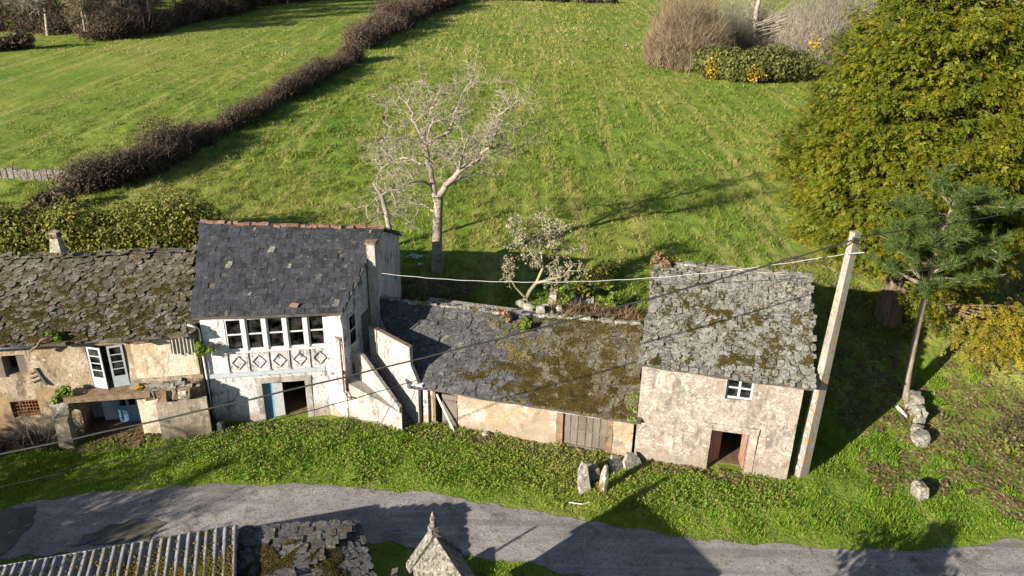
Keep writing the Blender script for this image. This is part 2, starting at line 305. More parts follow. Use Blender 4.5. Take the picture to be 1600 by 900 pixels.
gl = Mat('glass', .04, .5); tn = gl.n.new('ShaderNodeBsdfTransparent'); tn.inputs[0].default_value = (.55, .6, .62, 1); gs = gl.n.new('ShaderNodeBsdfGlossy'); gs.inputs['Roughness'].default_value = .04
fr_ = gl.n.new('ShaderNodeFresnel'); fr_.inputs[0].default_value = 1.5; mx = gl.n.new('ShaderNodeMixShader'); gl.L(fr_.outputs[0], mx.inputs[0]); gl.L(tn.outputs[0], mx.inputs[1]); gl.L(gs.outputs[0], mx.inputs[2]); df = gl.n.new('ShaderNodeBsdfDiffuse'); df.inputs[0].default_value = (.30, .29, .27, 1); dn_ = gl.step(gl.noise(2.2, 7), .40, .75); m2 = gl.n.new('ShaderNodeMixShader'); gl.L(gl.math('MULTIPLY', dn_, .16), m2.inputs[0]); gl.L(mx.outputs[0], m2.inputs[1]); gl.L(df.outputs[0], m2.inputs[2]); gl.L(m2.outputs[0], gl.n['Material Output'].inputs[0]); M['glass'] = gl.m

# ------------------------------------------------------------------ terrain
FX = [-60, -21, -12.75, -7, -3.6, 5, 11, 20, 60]; FY = [20, 27.5, 29.1, 29.6, 29.4, 27.2, 25.8, 27, 27]
def sst(a, b, x):
    t = np.clip((x - a) / (b - a), 0, 1); return t * t * (3 - 2 * t)
FAR = [(-40, 17.5), (-30, 19.0), (-24, 21.2), (-18.7, 23.2), (-17.6, 23.8), (-15.7, 24.3), (-12.2, 24.8), (-8.6, 25.0), (-5.8, 24.9), (-3.55, 24.65), (-.8, 24.1), (1.6, 23.5), (3.65, 22.95), (5.9, 22.45), (8.1, 22.15), (10.4, 22.05), (12.6, 21.95), (14.9, 22.05), (16.6, 22.3), (18.6, 22.6), (26, 24), (40, 27)]
NEAR = [(-40, 14.8), (-30, 16.4), (-24, 18.6), (-18.7, 20.6), (-17.4, 21.0), (-14.9, 21.35), (-11.2, 22.05), (-8.6, 22.3), (-5.8, 22.3), (-3.55, 22.0), (-.73, 21.44), (1.05, 21.1), (2.34, 20.75), (5.9, 19.9), (8.1, 19.5), (10.4, 19.35), (12.6, 19.2), (14.9, 19.3), (16.6, 19.5), (18.6, 19.8), (26, 21.2), (40, 24.2)]
fxs, fys = np.array(FAR).T; nxs, nys = np.array(NEAR).T
def on_road(x, y, m=0.0): return (y < np.interp(x, fxs, fys) + m) & (y > np.interp(x, nxs, nys) - m)
def H(x, y):
    x = np.asarray(x, float); y = np.asarray(y, float)
    yf = np.interp(x, FX, FY); w_ = sst(10, 16, x)
    return 2.2 * sst(yf + 4 - 2 * w_, yf + 9.5 + 6 * w_, y) + .006 * np.maximum(0, y - 42)
def Hn(x, y):
    """height with the small bumps of the turf"""
    x = np.asarray(x, float); y = np.asarray(y, float)
    d = np.minimum(np.abs(y - np.interp(x, fxs, fys)), np.abs(y - np.interp(x, nxs, nys)))
    k = np.where(on_road(x, y), 0, sst(.1, .9, d)); yf = np.interp(x, FX, FY)
    b = (vn(x * 1.5, y * 1.1, 3) - .5) * .22 + (vn(x * .35, y * .3, 4) - .5) * .22
    near = np.where(y < yf, .45, np.where((x > -24) & (x < 12) & (y < yf + 9), .2, 1.0))
    return H(x, y) + b * k * near - .012 * (on_road(x, y, .15))
def axis(segs):
    out = []
    for a, b, st in segs: out += list(np.arange(a, b - 1e-6, st))
    return np.array(out + [segs[-1][1]])
xs = axis([(-900, -200, 100), (-200, -80, 10), (-80, -40, 1.2), (-40, 36, .36), (36, 70, 1.2), (70, 200, 10), (200, 900, 100)])
ys = axis([(-300, -40, 40), (-40, 14, 3), (14, 72, .36), (72, 130, .8), (130, 260, 3), (260, 1500, 60)])
X, Y = np.meshgrid(xs, ys); nx, ny = len(xs), len(ys)
V = np.stack([X, Y, Hn(X, Y)], -1).reshape(-1, 3)
i, j = np.meshgrid(np.arange(nx - 1), np.arange(ny - 1)); a = (j * nx + i).ravel()
tag(mk('ground', V, np.stack([a, a + 1, a + nx + 1, a + nx], -1), M['ground'], None, True, origin=(0, 0, 0)), kind='structure')
# road
rx = np.arange(-40, 40.01, .16); yn = np.interp(rx, nxs, nys); yf_ = np.interp(rx, fxs, fys)
k_ = np.linspace(0, 1, 9); V = []
for t in k_:
    jit = ((vn(rx * 1.7, rx * 0 + t * 9, 5) - .5) * .3 + (vn(rx * 6, rx * 0 + t * 9, 6) - .5) * .07) * (1 if t in (0, 1) else 0) - (.15 if t == 0 else 0) + (.1 if t == 1 else 0)
    V.append(np.stack([rx, yn + (yf_ - yn) * t + jit, .014 + .03 * (1 - (2 * t - 1) ** 2) + 0 * rx], -1))
V = np.array(V).reshape(-1, 3); nr = len(rx); i, j = np.meshgrid(np.arange(nr - 1), np.arange(8)); a = (j * nr + i).ravel()
tag(mk('road', V, np.stack([a, a + 1, a + nr + 1, a + nr], -1), M['asphalt'], None, True, origin=(0, 0, 0)), kind='structure')
def patch(name, poly, mat, z=.05, jit=.1):
    P = []
    for q in range(len(poly)):
        a_, b_ = Vector(poly[q]), Vector(poly[(q + 1) % len(poly)]); n = max(2, int((b_ - a_).length / .25))
        for t in range(n):
            c = a_.lerp(b_, t / n); P.append((c.x + rnd.uniform(-jit, jit), c.y + rnd.uniform(-jit, jit), z))
    c = np.mean(P, 0); P.append(tuple(c)); k = len(P) - 1
    return tag(mk(name, P, [(q, (q + 1) % k, k) for q in range(k)], mat), kind='structure')
patch('gravel_track', [(-17.3, 21.05), (-17.0, 22.5), (-17.6, 23.6), (-20, 22.8), (-24, 21), (-24, 18.7), (-19.5, 20.4)], M['gravel'], .058)
patch('gravel_track', [(-15.2, 21.5), (-14.6, 22.4), (-13.4, 22.9), (-12.4, 22.7), (-12.6, 22.0), (-13.4, 21.8)], M['gravel'], .052, .14)

# ------------------------------------------------------------------ walls, roofs
def wall(name, fr, u0, u1, top, thick, holes, mat, parent, v0=0.0, rough=.03, step=.3, z0=-.3, ragged=0.0, seed=0):
    """solid wall with real openings: top is a number or f(u)"""
    tf = top if callable(top) else (lambda u: top)
    us = set(np.arange(u0, u1, step).tolist() + [u1]); zs = set(np.arange(z0, tf(u0) - .05, step).tolist())
    for h in holes: us |= {h[0], h[1]}; zs |= {h[2], h[3]}
    def clean(q, keep):
        q = sorted(q); out = [q[0]]
        for x_ in q[1:]:
            if x_ - out[-1] < .07 and x_ not in keep: continue
            if x_ - out[-1] < .07 and out[-1] not in keep and len(out) > 1: out[-1] = x_; continue
            if x_ - out[-1] > 1e-4: out.append(x_)
        return out
    ku = {u0, u1} | {h[0] for h in holes} | {h[1] for h in holes}; kz = {z0} | {h[2] for h in holes} | {h[3] for h in holes}
    us = clean(us, ku); zs = clean({z_ for z_ in zs if z_ < min(tf(u_) for u_ in us) - .05}, kz) + [None]
    nu, nz = len(us), len(zs); P = []
    edge = {(h[0], h[1], h[2], h[3]) for h in holes}
    for side in (0, 1):
        for zi in zs:
            for u_ in us:
                zz = tf(u_) + (rnd.uniform(-ragged, ragged) if ragged else 0) if zi is None else zi
                d = (float(vn(u_ * 1.3 + seed * 7, zz * 1.3, 9)) - .5) * 2 * rough + (float(vn(u_ * .5 + seed, zz * .5, 8)) - .5) * 2 * rough
                P.append(fr(u_, v0 + (d if side == 0 else thick), zz))
    solid = lambda a_, b_: 0 <= a_ < nu - 1 and 0 <= b_ < nz - 1 and not any(h[0] - 1e-6 <= us[a_] and us[a_ + 1] <= h[1] + 1e-6 and h[2] - 1e-6 <= zs[b_] and (zs[b_ + 1] if zs[b_ + 1] is not None else 99) <= h[3] + 1e-6 for h in holes)
    N = nu * nz; Fc = []
    for b_ in range(nz - 1):
        for a_ in range(nu - 1):
            if not solid(a_, b_): continue
            q = [b_ * nu + a_, b_ * nu + a_ + 1, (b_ + 1) * nu + a_ + 1, (b_ + 1) * nu + a_]
            Fc.append(tuple(q)); Fc.append(tuple(x_ + N for x_ in q[::-1]))
            for (da, db, e0, e1) in ((0, -1, 0, 1), (1, 0, 1, 2), (0, 1, 2, 3), (-1, 0, 3, 0)):
                if not solid(a_ + da, b_ + db): Fc.append((q[e1], q[e0], q[e0] + N, q[e1] + N))
    return mk(name, P, Fc, mat, parent)
def quad_surf(c00, c10, c11, c01, sag=0.0, wob=0.0, seed=0):
    A = [np.array(q, float) for q in (c00, c10, c11, c01)]; B = [q.tolist() for q in A]; n_, m_ = 60, 40
    gs, gt = np.meshgrid(np.linspace(0, 1, n_ + 1), np.linspace(0, 1, m_ + 1)); W = ((fbm(gs * 6, gt * 4, seed) - .5) * 2 * wob); Wl = W.tolist()
    def S(s, t):
        sc, tc = min(1, max(0, s)), min(1, max(0, t)); a, b = sc * n_, tc * m_; ia, ib = min(int(a), n_ - 1), min(int(b), m_ - 1); fa, fb_ = a - ia, b - ib
        w_ = (Wl[ib][ia] * (1 - fa) + Wl[ib][ia + 1] * fa) * (1 - fb_) + (Wl[ib + 1][ia] * (1 - fa) + Wl[ib + 1][ia + 1] * fa) * fb_ - sag * math.sin(math.pi * sc) * (.3 + .7 * t)
        k = ((1 - s) * (1 - t), s * (1 - t), s * t, (1 - s) * t); p = [sum(B[q][c] * k[q] for q in range(4)) for c in range(3)]; p[2] += w_
        return np.array(p)
    def many(s, t):
        a, b = s * n_, t * m_; ia, ib = np.minimum(a.astype(int), n_ - 1), np.minimum(b.astype(int), m_ - 1); fa, fb_ = a - ia, b - ib
        w_ = (W[ib, ia] * (1 - fa) + W[ib, ia + 1] * fa) * (1 - fb_) + (W[ib + 1, ia] * (1 - fa) + W[ib + 1, ia + 1] * fa) * fb_ - sag * np.sin(np.pi * s) * (.3 + .7 * t)
        k = ((1 - s) * (1 - t), s * (1 - t), s * t, (1 - s) * t); p = sum(A[q][None] * k[q][:, None] for q in range(4)); p[:, 2] += w_; return p
    S.many = many
    S.w = (np.linalg.norm(A[1] - A[0]) + np.linalg.norm(A[2] - A[3])) / 2; S.h = (np.linalg.norm(A[3] - A[0]) + np.linalg.norm(A[2] - A[1])) / 2
    return S
def surf_mesh(name, S, mat, parent, drop=.03, n=24, m=10, thick=.08):
    P = []
    for k in (0, 1):
        for b_ in range(m + 1):
            for a_ in range(n + 1):
                q = S(a_ / n, b_ / m); P.append((q[0], q[1], q[2] - drop - k * thick))
    N = (n + 1) * (m + 1); Fc = []
    for b_ in range(m):
        for a_ in range(n):
            q = (b_ * (n + 1) + a_, b_ * (n + 1) + a_ + 1, (b_ + 1) * (n + 1) + a_ + 1, (b_ + 1) * (n + 1) + a_); Fc.append(q); Fc.append(tuple(x_ + N for x_ in q[::-1]))
    for a_ in range(n):
        Fc.append((a_ + 1, a_, a_ + N, a_ + 1 + N)); q = m * (n + 1) + a_; Fc.append((q, q + 1, q + 1 + N, q + N))
    for b_ in range(m):
        q = b_ * (n + 1); Fc.append((q, q + n + 1, q + n + 1 + N, q + N)); q += n; Fc.append((q + n + 1, q, q + N, q + n + 1 + N))
    return mk(name, P, Fc, mat, parent)
def slate_variants(kind, n=10):
    out = []; r = random.Random(5 + len(kind))
    for q in range(n):
        if kind == 'cut': poly = [(-.5, 0), (.5, 0), (.5, 1), (-.5, 1)]; poly = [(x_ + r.uniform(-.03, .03), y_ + r.uniform(-.03, .03)) for x_, y_ in poly]
        else:
            poly = [(-.5 + r.uniform(0, .16), r.uniform(0, .2)), (r.uniform(-.2, 0), r.uniform(-.14, .06)), (.2 + r.uniform(0, .12), r.uniform(-.06, .1)), (.5 - r.uniform(0, .1), r.uniform(.1, .35)), (.5 - r.uniform(0, .1), 1), (-.5 + r.uniform(0, .1), 1)]
        k = len(poly); V_ = [(x_, y_, 0) for x_, y_ in poly] + [(x_ * .97, y_, -1) for x_, y_ in poly]
        out.append((np.array(V_, float), [tuple(range(k))] + [((i_ + 1) % k, i_, k + i_, k + (i_ + 1) % k) for i_ in range(k)]))
    return out
VAR = {'cut': slate_variants('cut'), 'rough': slate_variants('rough', 16)}
def lay(parent, S, mat, kind, wid, course, lap, th, jit=.02, tilt=.0, skip=0.0, keep=None, max_parts=300, name='slate', lift=.01, eave_over=.0, rotj=.03, matf=None, scale_f=None):
    """courses of slates on surface S: the largest are parts, the rest one part"""
    rows = max(1, int(S.h / course)); items = []
    for rI in range(rows):
        t0 = rI / rows; sc = scale_f(t0) if scale_f else 1.0; s = -rnd.uniform(0, .5) * wid / S.w
        wl_ = float(np.linalg.norm(S(1, t0) - S(0, t0)))
        while s < 1:
            w_ = rnd.uniform(.7, 1.35) * wid * sc if kind == 'rough' else wid * rnd.uniform(.9, 1.1)
            sm = s + w_ / wl_ / 2; s += w_ / wl_ * (.93 if kind == 'rough' else 1.0)
            if sm > 1.005 or sm < -.01: continue
            if rnd.random() < skip: continue
            smc = min(.995, max(.005, sm))
            p = S(smc, t0); du = S(min(1, smc + .01), t0) - S(max(0, smc - .01), t0); dv = S(smc, min(1, t0 + .05)) - S(smc, max(0, t0 - .0001)) if t0 < .95 else S(smc, t0) - S(smc, t0 - .05)
            ex = du / np.linalg.norm(du); ey = dv / np.linalg.norm(dv); ez = np.cross(ex, ey); ez /= np.linalg.norm(ez); ey = np.cross(ez, ex)
            an = rnd.gauss(0, rotj); ex, ey = ex * math.cos(an) + ey * math.sin(an), ey * math.cos(an) - ex * math.sin(an)
            ln = course * (1 + lap) * (rnd.uniform(.8, 1.25) if kind == 'rough' else rnd.uniform(.97, 1.05)) * (sc if kind == 'rough' else 1)
            tl = (th * 1.3 + abs(rnd.gauss(0, tilt))) / ln     # tail lies on the course below
            e2 = ey - ez * tl; e2 /= np.linalg.norm(e2); z2 = np.cross(ex, e2)
            if kind == 'rough': ra = rnd.gauss(0, tilt * 2); ex = ex + z2 * ra; ex /= np.linalg.norm(ex); z2 = np.cross(ex, e2)
            o = p + ez * (lift + th * 1.6 + abs(rnd.gauss(0, jit * .5))) + ex * rnd.uniform(-jit, jit) + ey * (rnd.uniform(-jit, jit) - (eave_over if rI == 0 else 0))
            th_ = th * rnd.uniform(.7, 1.5)
            MM = np.eye(4); MM[:3, 0] = ex * w_ * .97; MM[:3, 1] = e2 * ln; MM[:3, 2] = z2 * th_; MM[:3, 3] = o
            items.append((w_ * ln * rnd.uniform(.6, 1.4) if kind == 'cut' else w_ * ln, rnd.randrange(len(VAR[kind])), MM, sm, t0))
    items.sort(key=lambda q: -q[0])
    if keep: items = [q for q in items if keep(q[3], q[4])]
    Pi = np.array(wmat(parent).inverted()); cache = {}
    for sz, vi, MM, s_, t_ in items[:max_parts]:
        m_ = matf(s_, t_) if matf else mat
        key = (vi, m_.name)
        if key not in cache: cache[key] = raw_mesh(name, VAR[kind][vi][0], VAR[kind][vi][1], m_)
        o = bpy.data.objects.new(name, cache[key]); COL.objects.link(o); o.parent = parent; o.matrix_basis = Matrix((Pi @ MM).tolist())
    groups = {}
    for sz, vi, MM, s_, t_ in items[max_parts:]:
        m_ = matf(s_, t_) if matf else mat; g_ = groups.setdefault(m_.name, ([], [], m_)); V_, F_ = VAR[kind][vi]
        n0 = len(g_[0]); g_[0].extend((V_ @ MM[:3, :3].T + MM[:3, 3]).tolist()); g_[1].extend([tuple(x_ + n0 for x_ in f_) for f_ in F_])
    for V_, F_, m_ in groups.values(): tag(mk('small_slates', V_, F_, m_, parent), kind='stuff')
def moss_lumps(parent, S, n, dens, mat, size=(.05, .16), h=.35, name='moss', lift=.06):
    """n small cushions where dens(s, t) allows, one part"""
    s, t = rng.random(n * 14), rng.random(n * 14); ok = np.nonzero(rng.random(len(s)) < dens(s, t))[0][:n]; s, t = s[ok], t[ok]; n = len(s); k = 5
    if not n: return
    p = S.many(s, t); up_ = (S.many(s, np.minimum(1, t + .02)) - p); rise = up_[:, 2] / np.hypot(up_[:, 0], up_[:, 1]).clip(1e-3); g_ = up_[:, :2] / np.hypot(up_[:, 0], up_[:, 1]).clip(1e-3)[:, None]
    r = rng.uniform(size[0], size[1], n) ; hh = r * h * rng.uniform(.6, 1.3, n); a = rng.random(n)[:, None] * 6.3 + np.arange(k)[None] * 2 * math.pi / k
    r1 = r[:, None] * rng.uniform(.6, 1.35, (n, k)); dx, dy = r1 * np.cos(a), r1 * np.sin(a) * .9; z = p[:, 2:3] + (dx * g_[:, 0:1] + dy * g_[:, 1:2]) * rise[:, None] + lift - .03
    ring = np.stack([p[:, 0:1] + dx, p[:, 1:2] + dy, z], -1); apex = p[:, None] + np.stack([rng.normal(size=n) * r * .25, rng.normal(size=n) * r * .25, lift + hh], -1)[:, None]
    V_ = np.concatenate([ring, apex], 1).reshape(-1, 3); q = np.arange(k); T = np.stack([q, (q + 1) % k, np.full(k, k)], -1); F_ = (T[None] + (np.arange(n) * (k + 1))[:, None, None]).reshape(-1, 3)
    tag(mk(name, V_, F_, mat, parent, True), kind='stuff')
def leaves(N, cen, size, aspect=1.6, flat=.3, nrm=None):
    """N leaf quads at cen (N,3) -> V,F"""
    d = rng.normal(size=(N, 3)); d /= np.linalg.norm(d, axis=1)[:, None]
    if nrm is not None: d = d * flat + nrm; d /= np.linalg.norm(d, axis=1)[:, None]
    a = np.cross(d, rng.normal(size=(N, 3))); a /= np.linalg.norm(a, axis=1)[:, None] + 1e-9; b = np.cross(d, a)
    s = size if np.ndim(size) else size * rng.uniform(.6, 1.35, N); s = s[:, None]
    a = a * s * aspect * .5; b = b * s * .5
    V = np.stack([cen - a, cen - b * .9 + a * .1, cen + a, cen + b * .9 + a * .1], 1).reshape(-1, 3)
    return V, np.arange(N * 4).reshape(-1, 4)
def stem(p, d, L, r, n=5, wob=.15, grav=0.0, up=0.0, R=rnd):
    pts = [np.array(p, float)]; d = np.array(d, float); d /= np.linalg.norm(d)
    for q in range(n):
        d = d + np.array([R.gauss(0, wob), R.gauss(0, wob), R.gauss(0, wob) + up - grav]); d /= np.linalg.norm(d)
        pts.append(pts[-1] + d * L / n)
    return np.array(pts)

# ================================================================== RIGHT: stone house
fr = Frame((5.13, 27.12), (11.02, 25.82))
RH = thing('stone_house', 'two storey rubble stone house with mossy slate roof beside the concrete utility pole', 'house', fr(fr.L / 2, 0, 0), fr.ang)
topf = lambda u: 4.58 - .02 * u
wall('front_wall', fr, 0, fr.L, topf, .55, [(2.92, 4.38, -.3, 1.95), (3.24, 4.24, 3.44, 4.36)], M['pl_stone'], RH, rough=.035, seed=1)
D = 8.8
def gable(name, fr_pts, ze, zr, mat, parent, thick):  # wall polygon front-eave, ridge, back-eave
    (ax, ay), (mx_, my), (bx, by) = fr_pts
    n = Vector((by - ay, -(bx - ax), 0)).normalized() * thick
    return MB().prism([(ax, ay, -.3), (bx, by, -.3), (bx, by, ze), (mx_, my, zr), (ax, ay, ze)], n).out(name, mat, parent)
P0, P1, P2 = fr(0.0, .56, 0), fr(0.0, 4.6, 0), fr(0.0, D, 0); gable('side_wall', (P0[:2], P1[:2], P2[:2]), 4.5, 6.75, M['pl_stone'], RH, .5)
P0, P1, P2 = fr(fr.L, .56, 0), fr(fr.L, 4.6, 0), fr(fr.L, D, 0); gable('side_wall', (P0[:2], P1[:2], P2[:2]), 4.4, 6.7, M['pl_stone'], RH, -.5)
MB().box(fr, .5, fr.L - .5, D - .5, D - .01, -.3, 4.4).out('back_wall', M['pl_stone'], RH)
MB().box(fr, .5, fr.L - .5, .56, D - .5, -.1, .045).out('floor', M['earth'], RH)
MB().box(fr, .45, fr.L - .45, .56, D - .5, 2.6, 2.7).out('upper_floor', M['brown_wood'], RH)
S = quad_surf(fr(-.12, -.22, 4.62), fr(fr.L + .3, -.18, 4.45), fr(fr.L + .3, 4.6, 6.98), fr(.0, 4.6, 6.98), .06, .05, 3)
rf = surf_mesh('roof', S, M['under'], RH)
lay(rf, S, M['slate_stone'], 'rough', .30, .155, .8, .014, .04, .018, .01, rotj=.16, eave_over=.06)
moss_lumps(rf, S, 17000, lambda s, t: .8 * (1.1 - t) ** 1.7 * (1.25 - .8 * s) * sst(.42, .75, fbm(s * 22, t * 16, 21)) * sst(.3, .7, fbm(s * 5, t * 4, 22)), M['moss'], (.016, .05))
Sb = quad_surf(fr(fr.L + .3, D + .2, 4.45), fr(-.1, D + .2, 4.45), fr(0, 4.62, 6.97), fr(fr.L + .3, 4.62, 6.97), .03, .02, 4)
rb = surf_mesh('rear_roof', Sb, M['under'], RH); lay(rb, Sb, M['slate_stone'], 'rough', .6, .4, .5, .025, .04, .02, 0, max_parts=0)
for k in range(16):  # ridge slabs
    u = .1 + k * .4; q = S((u + .15) / (fr.L + .4), 1.0); MB().box(lambda a_, b_, c_: (q[0] + fr.u.x * a_ + fr.v.x * b_, q[1] + fr.u.y * a_ + fr.v.y * b_, q[2] + c_ - (.25 * abs(b_))), -.24, .24, -.16, .2, .06, .10, .025).out('ridge_slab', M['lichen_stone'], rf)
# granite door surround, door leaves, window
MB().box(fr, 2.58, 2.92, -.05, .3, -.2, 1.95, .01).out('door_jamb', M['pl_stone'], RH); MB().box(fr, 4.38, 4.68, -.05, .3, -.2, 1.95, .01).out('door_jamb', M['pl_stone'], RH)
MB().box(fr, 2.55, 4.7, -.06, .3, 1.953, 2.25, .01).out('door_lintel', M['pl_stone'], RH)
def leaf_door(parent, fr, u, v, ang, wd, hgt, mat, z0=.05, planks=3, name='door'):
    """plank door hinged at (u,v), turned by ang"""
    c, s = math.cos(ang), math.sin(ang); f2 = lambda a_, b_, z_: fr(u + a_ * c - b_ * s, v + a_ * s + b_ * c, z_)
    d = MB().box(f2, .02, wd - .02, .0225, .034, z0 + .02, z0 + hgt - .03).out(name, mat, parent)
    for zb in (.2, hgt - .35): MB().box(f2, .04, wd - .04, .0345, .06, z0 + zb, z0 + zb + .1).out('batten', mat, d)
    pw = wd / planks
    for k in range(planks): MB().box(f2, k * pw + .006, (k + 1) * pw - .006, -.02, .02 + rnd.uniform(-.004, .004), z0 + rnd.uniform(0, .03), z0 + hgt - rnd.uniform(0, .02)).out('plank', mat, d)
    return d
leaf_door(RH, fr, 2.96, .28, R_(52), .72, 1.85, M['red_wood']); leaf_door(RH, fr, 4.34, .32, R_(98), .70, 1.85, M['red_wood'])
def casement(parent, fr, u0, u1, z0, z1, v, mat, cols, rows, bar=.05, name='window', fw_=.05, dep=.06):
    f_ = MB().box(fr, u0, u1, v, v + dep, z0, z0 + fw_).box(fr, u0, u1, v, v + dep, z1 - fw_, z1).box(fr, u0, u0 + fw_, v, v + dep, z0 + fw_, z1 - fw_).box(fr, u1 - fw_, u1, v, v + dep, z0 + fw_, z1 - fw_)
    w_ = (u1 - u0 - 2 * fw_) / cols; h_ = (z1 - z0 - 2 * fw_) / rows
    for c in range(1, cols): f_.box(fr, u0 + fw_ + c * w_ - bar / 2, u0 + fw_ + c * w_ + bar / 2, v + .004, v + dep - .004, z0 + fw_, z1 - fw_)
    for q in range(1, rows):
        for c in range(cols): f_.box(fr, u0 + fw_ + c * w_ + bar / 2 * (c > 0), u0 + fw_ + (c + 1) * w_ - bar / 2 * (c < cols - 1), v + .006, v + dep - .006, z0 + fw_ + q * h_ - bar / 2.6, z0 + fw_ + q * h_ + bar / 2.6)
    o = f_.out(name, mat, parent)
    for c in range(cols):
        for q in range(rows):
            MB().box(fr, u0 + fw_ + c * w_ - .004, u0 + fw_ + (c + 1) * w_ + .004, v + dep / 2 - .003, v + dep / 2 + .003, z0 + fw_ + q * h_ - .004, z0 + fw_ + (q + 1) * h_ + .004).out('pane', M['glass'], o)
    return o
casement(RH, fr, 3.24, 4.24, 3.44, 4.36, .10, M['pale_blue'], 2, 2, .09, fw_=.07)

# ================================================================== MIDDLE: low barn
fb = Frame((-3.6, 29.4), (5.05, 27.2))
BN = thing('low_barn', 'long low barn with sagging slate roof half covered in brown moss', 'barn', fb(fb.L / 2, 0, 0), fb.ang)
wall('front_wall', fb, 0, fb.L - .02, lambda u: 1.93 + .04 * math.sin(u * 1.3), .5, [(.4, 1.4, -.3, 1.70), (6.0, 7.85, -.3, 1.68)], M['pl_barn'], BN, rough=.04, seed=3)
MB().box(fb, -1.5, fb.L - .02, 4.3, 4.8, -.3, 3.75).out('back_wall', M['lichen_stone'], BN)
S = quad_surf((-4.35, 29.3, 2.0), fb(fb.L + .12, -.28, 1.97), (5.75, 31.3, 4.05), (-6.35, 33.5, 4.05), .12, .10, 8)
SB = S
rf = surf_mesh('roof', S, M['under'], BN, n=36)
mf = lambda s, t: M['slate_barn_m'] if s > .53 + .16 * (float(fbm(s * 7, t * 5, 91)) - .5) * 2 + rnd.uniform(-.10, .10) else M['slate_barn']
lay(rf, S, M['slate_barn'], 'rough', .36, .21, .75, .010, .03, .008, .010, rotj=.09, matf=mf, eave_over=.05)
moss_lumps(rf, S, 30000, lambda s, t: (.5 * sst(.38, .78, s + .1 * np.sin(t * 7) + .3 * (fbm(s * 7, t * 5, 91) - .5)) * (1.12 - t) + .006) * sst(.32, .7, fbm(s * 30, t * 16, 5)) * sst(.25, .55, fbm(s * 8, t * 4, 6)), M['moss'], (.016, .055))
moss_lumps(rf, S, 2500, lambda s, t: .3 * sst(.07, 0, np.abs(s - .5 - .05 * np.sin(t * 5))) * sst(.4, .7, fbm(s * 20, t * 9, 14)) + .006, M['moss_y'], (.02, .06), name='yellow_moss')
moss_lumps(rf, S, 900, lambda s, t: 1.0 * (s > .955) * (t < .85) * sst(.4, .7, fbm(s * 9, t * 9, 77)), M['weed'], (.03, .08), .9, name='moss_strip')
for k in range(34):  # stones along the ridge
    s = (k + rnd.uniform(-.3, .3)) / 34; q = S(min(1, max(0, s)), 1); r = rnd.uniform(.08, .2)
    MB().box(lambda a_, b_, c_: (q[0] + a_, q[1] + .12 + b_, q[2] + c_), -r * 1.3, r * 1.3, -r * .7, r * .7, -.06, r * .8, r * .3).out('ridge_stone', M['lichen_stone'], rf)
leaf_door(BN, fb, 1.38, .06, R_(180), .70, 1.66, M['grey_wood'], planks=4, z0=-.02)
MB().box(fb, .28, .40, -.03, .3, -.2, 1.70, .01).out('door_jamb', M['brown_wood'], BN)
for u0, u1 in ((5.72, 6.0), (7.85, 8.08)): MB().box(fb, u0, u1, -.05, .3, -.2, 1.70, .012).out('door_jamb', M['brown_wood'], BN)
MB().box(fb, 5.68, 8.1, -.10, .3, 1.71, 1.83, .008).out('door_lintel', M['white_paint'], BN)
d = MB().box(fb, 6.02, 6.93, .10, .13, .5, .6).box(fb, 6.94, 7.84, .10, .13, .5, .6).box(fb, 6.02, 7.84, .07, .10, -.15, .10, .006).out('double_door', M['grey_wood'], BN)
for side, (a0, a1) in enumerate(((6.02, 6.92), (6.95, 7.84))):
    for z0_, z1_ in ((.12, .84), (.86, 1.66)):
        for k in range(3):
            ww = (a1 - a0) / 3; MB().box(fb, a0 + k * ww + .012, a0 + (k + 1) * ww - .012, .06, .10 + rnd.uniform(-.006, .006), z0_ + .02, z1_ - .02).out('plank', M['grey_wood'], d)
    MB().box(fb, a0, a1, .05, .098, .83, .89).out('rail', M['grey_wood'], d)
MB().box(fb, 6.915, 6.955, .03, .10, .10, 1.66).out('cover_strip', M['grey_wood'], d)
tag(MB().hexa([fb(*q) for q in ((1.30, -.35, .02), (1.40, -.35, .02), (1.40, -.31, .02), (1.30, -.31, .02), (.46, -.10, 1.62), (.54, -.10, 1.65), (.54, -.06, 1.65), (.46, -.06, 1.62))]).out('loose_plank', M['white_paint']), 'white painted plank leaning diagonally across the barn door', 'plank')
# ================================================================== CENTRE LEFT: white house
fm = Frame((-12.75, 29.12), (-7.95, 29.95))
MH = thing('white_house', 'tall whitewashed house with row of five windows and steep dark slate roof', 'house', fm(2.5, 0, 0), fm.ang)
holes_w = [(.92 + k * .835, .92 + k * .835 + .70, 3.52, 5.0) for k in range(5)]
wall('lower_wall', fm, 0, fm.L + .02, 2.40, .5, [(2.1, 3.9, -.3, 1.88)], M['pl_white'], MH, rough=.02, seed=5)
wall('upper_wall', fm, 0, 5.14, 5.1, .3, holes_w, M['pl_upper'], MH, v0=.0, z0=2.402, rough=.008, seed=6, step=.4)
fc = Frame(fm(4.89, 0, 0), (-7.1, 29.65))
wall('corner_wall', fc, 0.0, fc.L, 5.12, .3, [], M['pl_white'], MH, rough=.012, seed=7, z0=-.3)
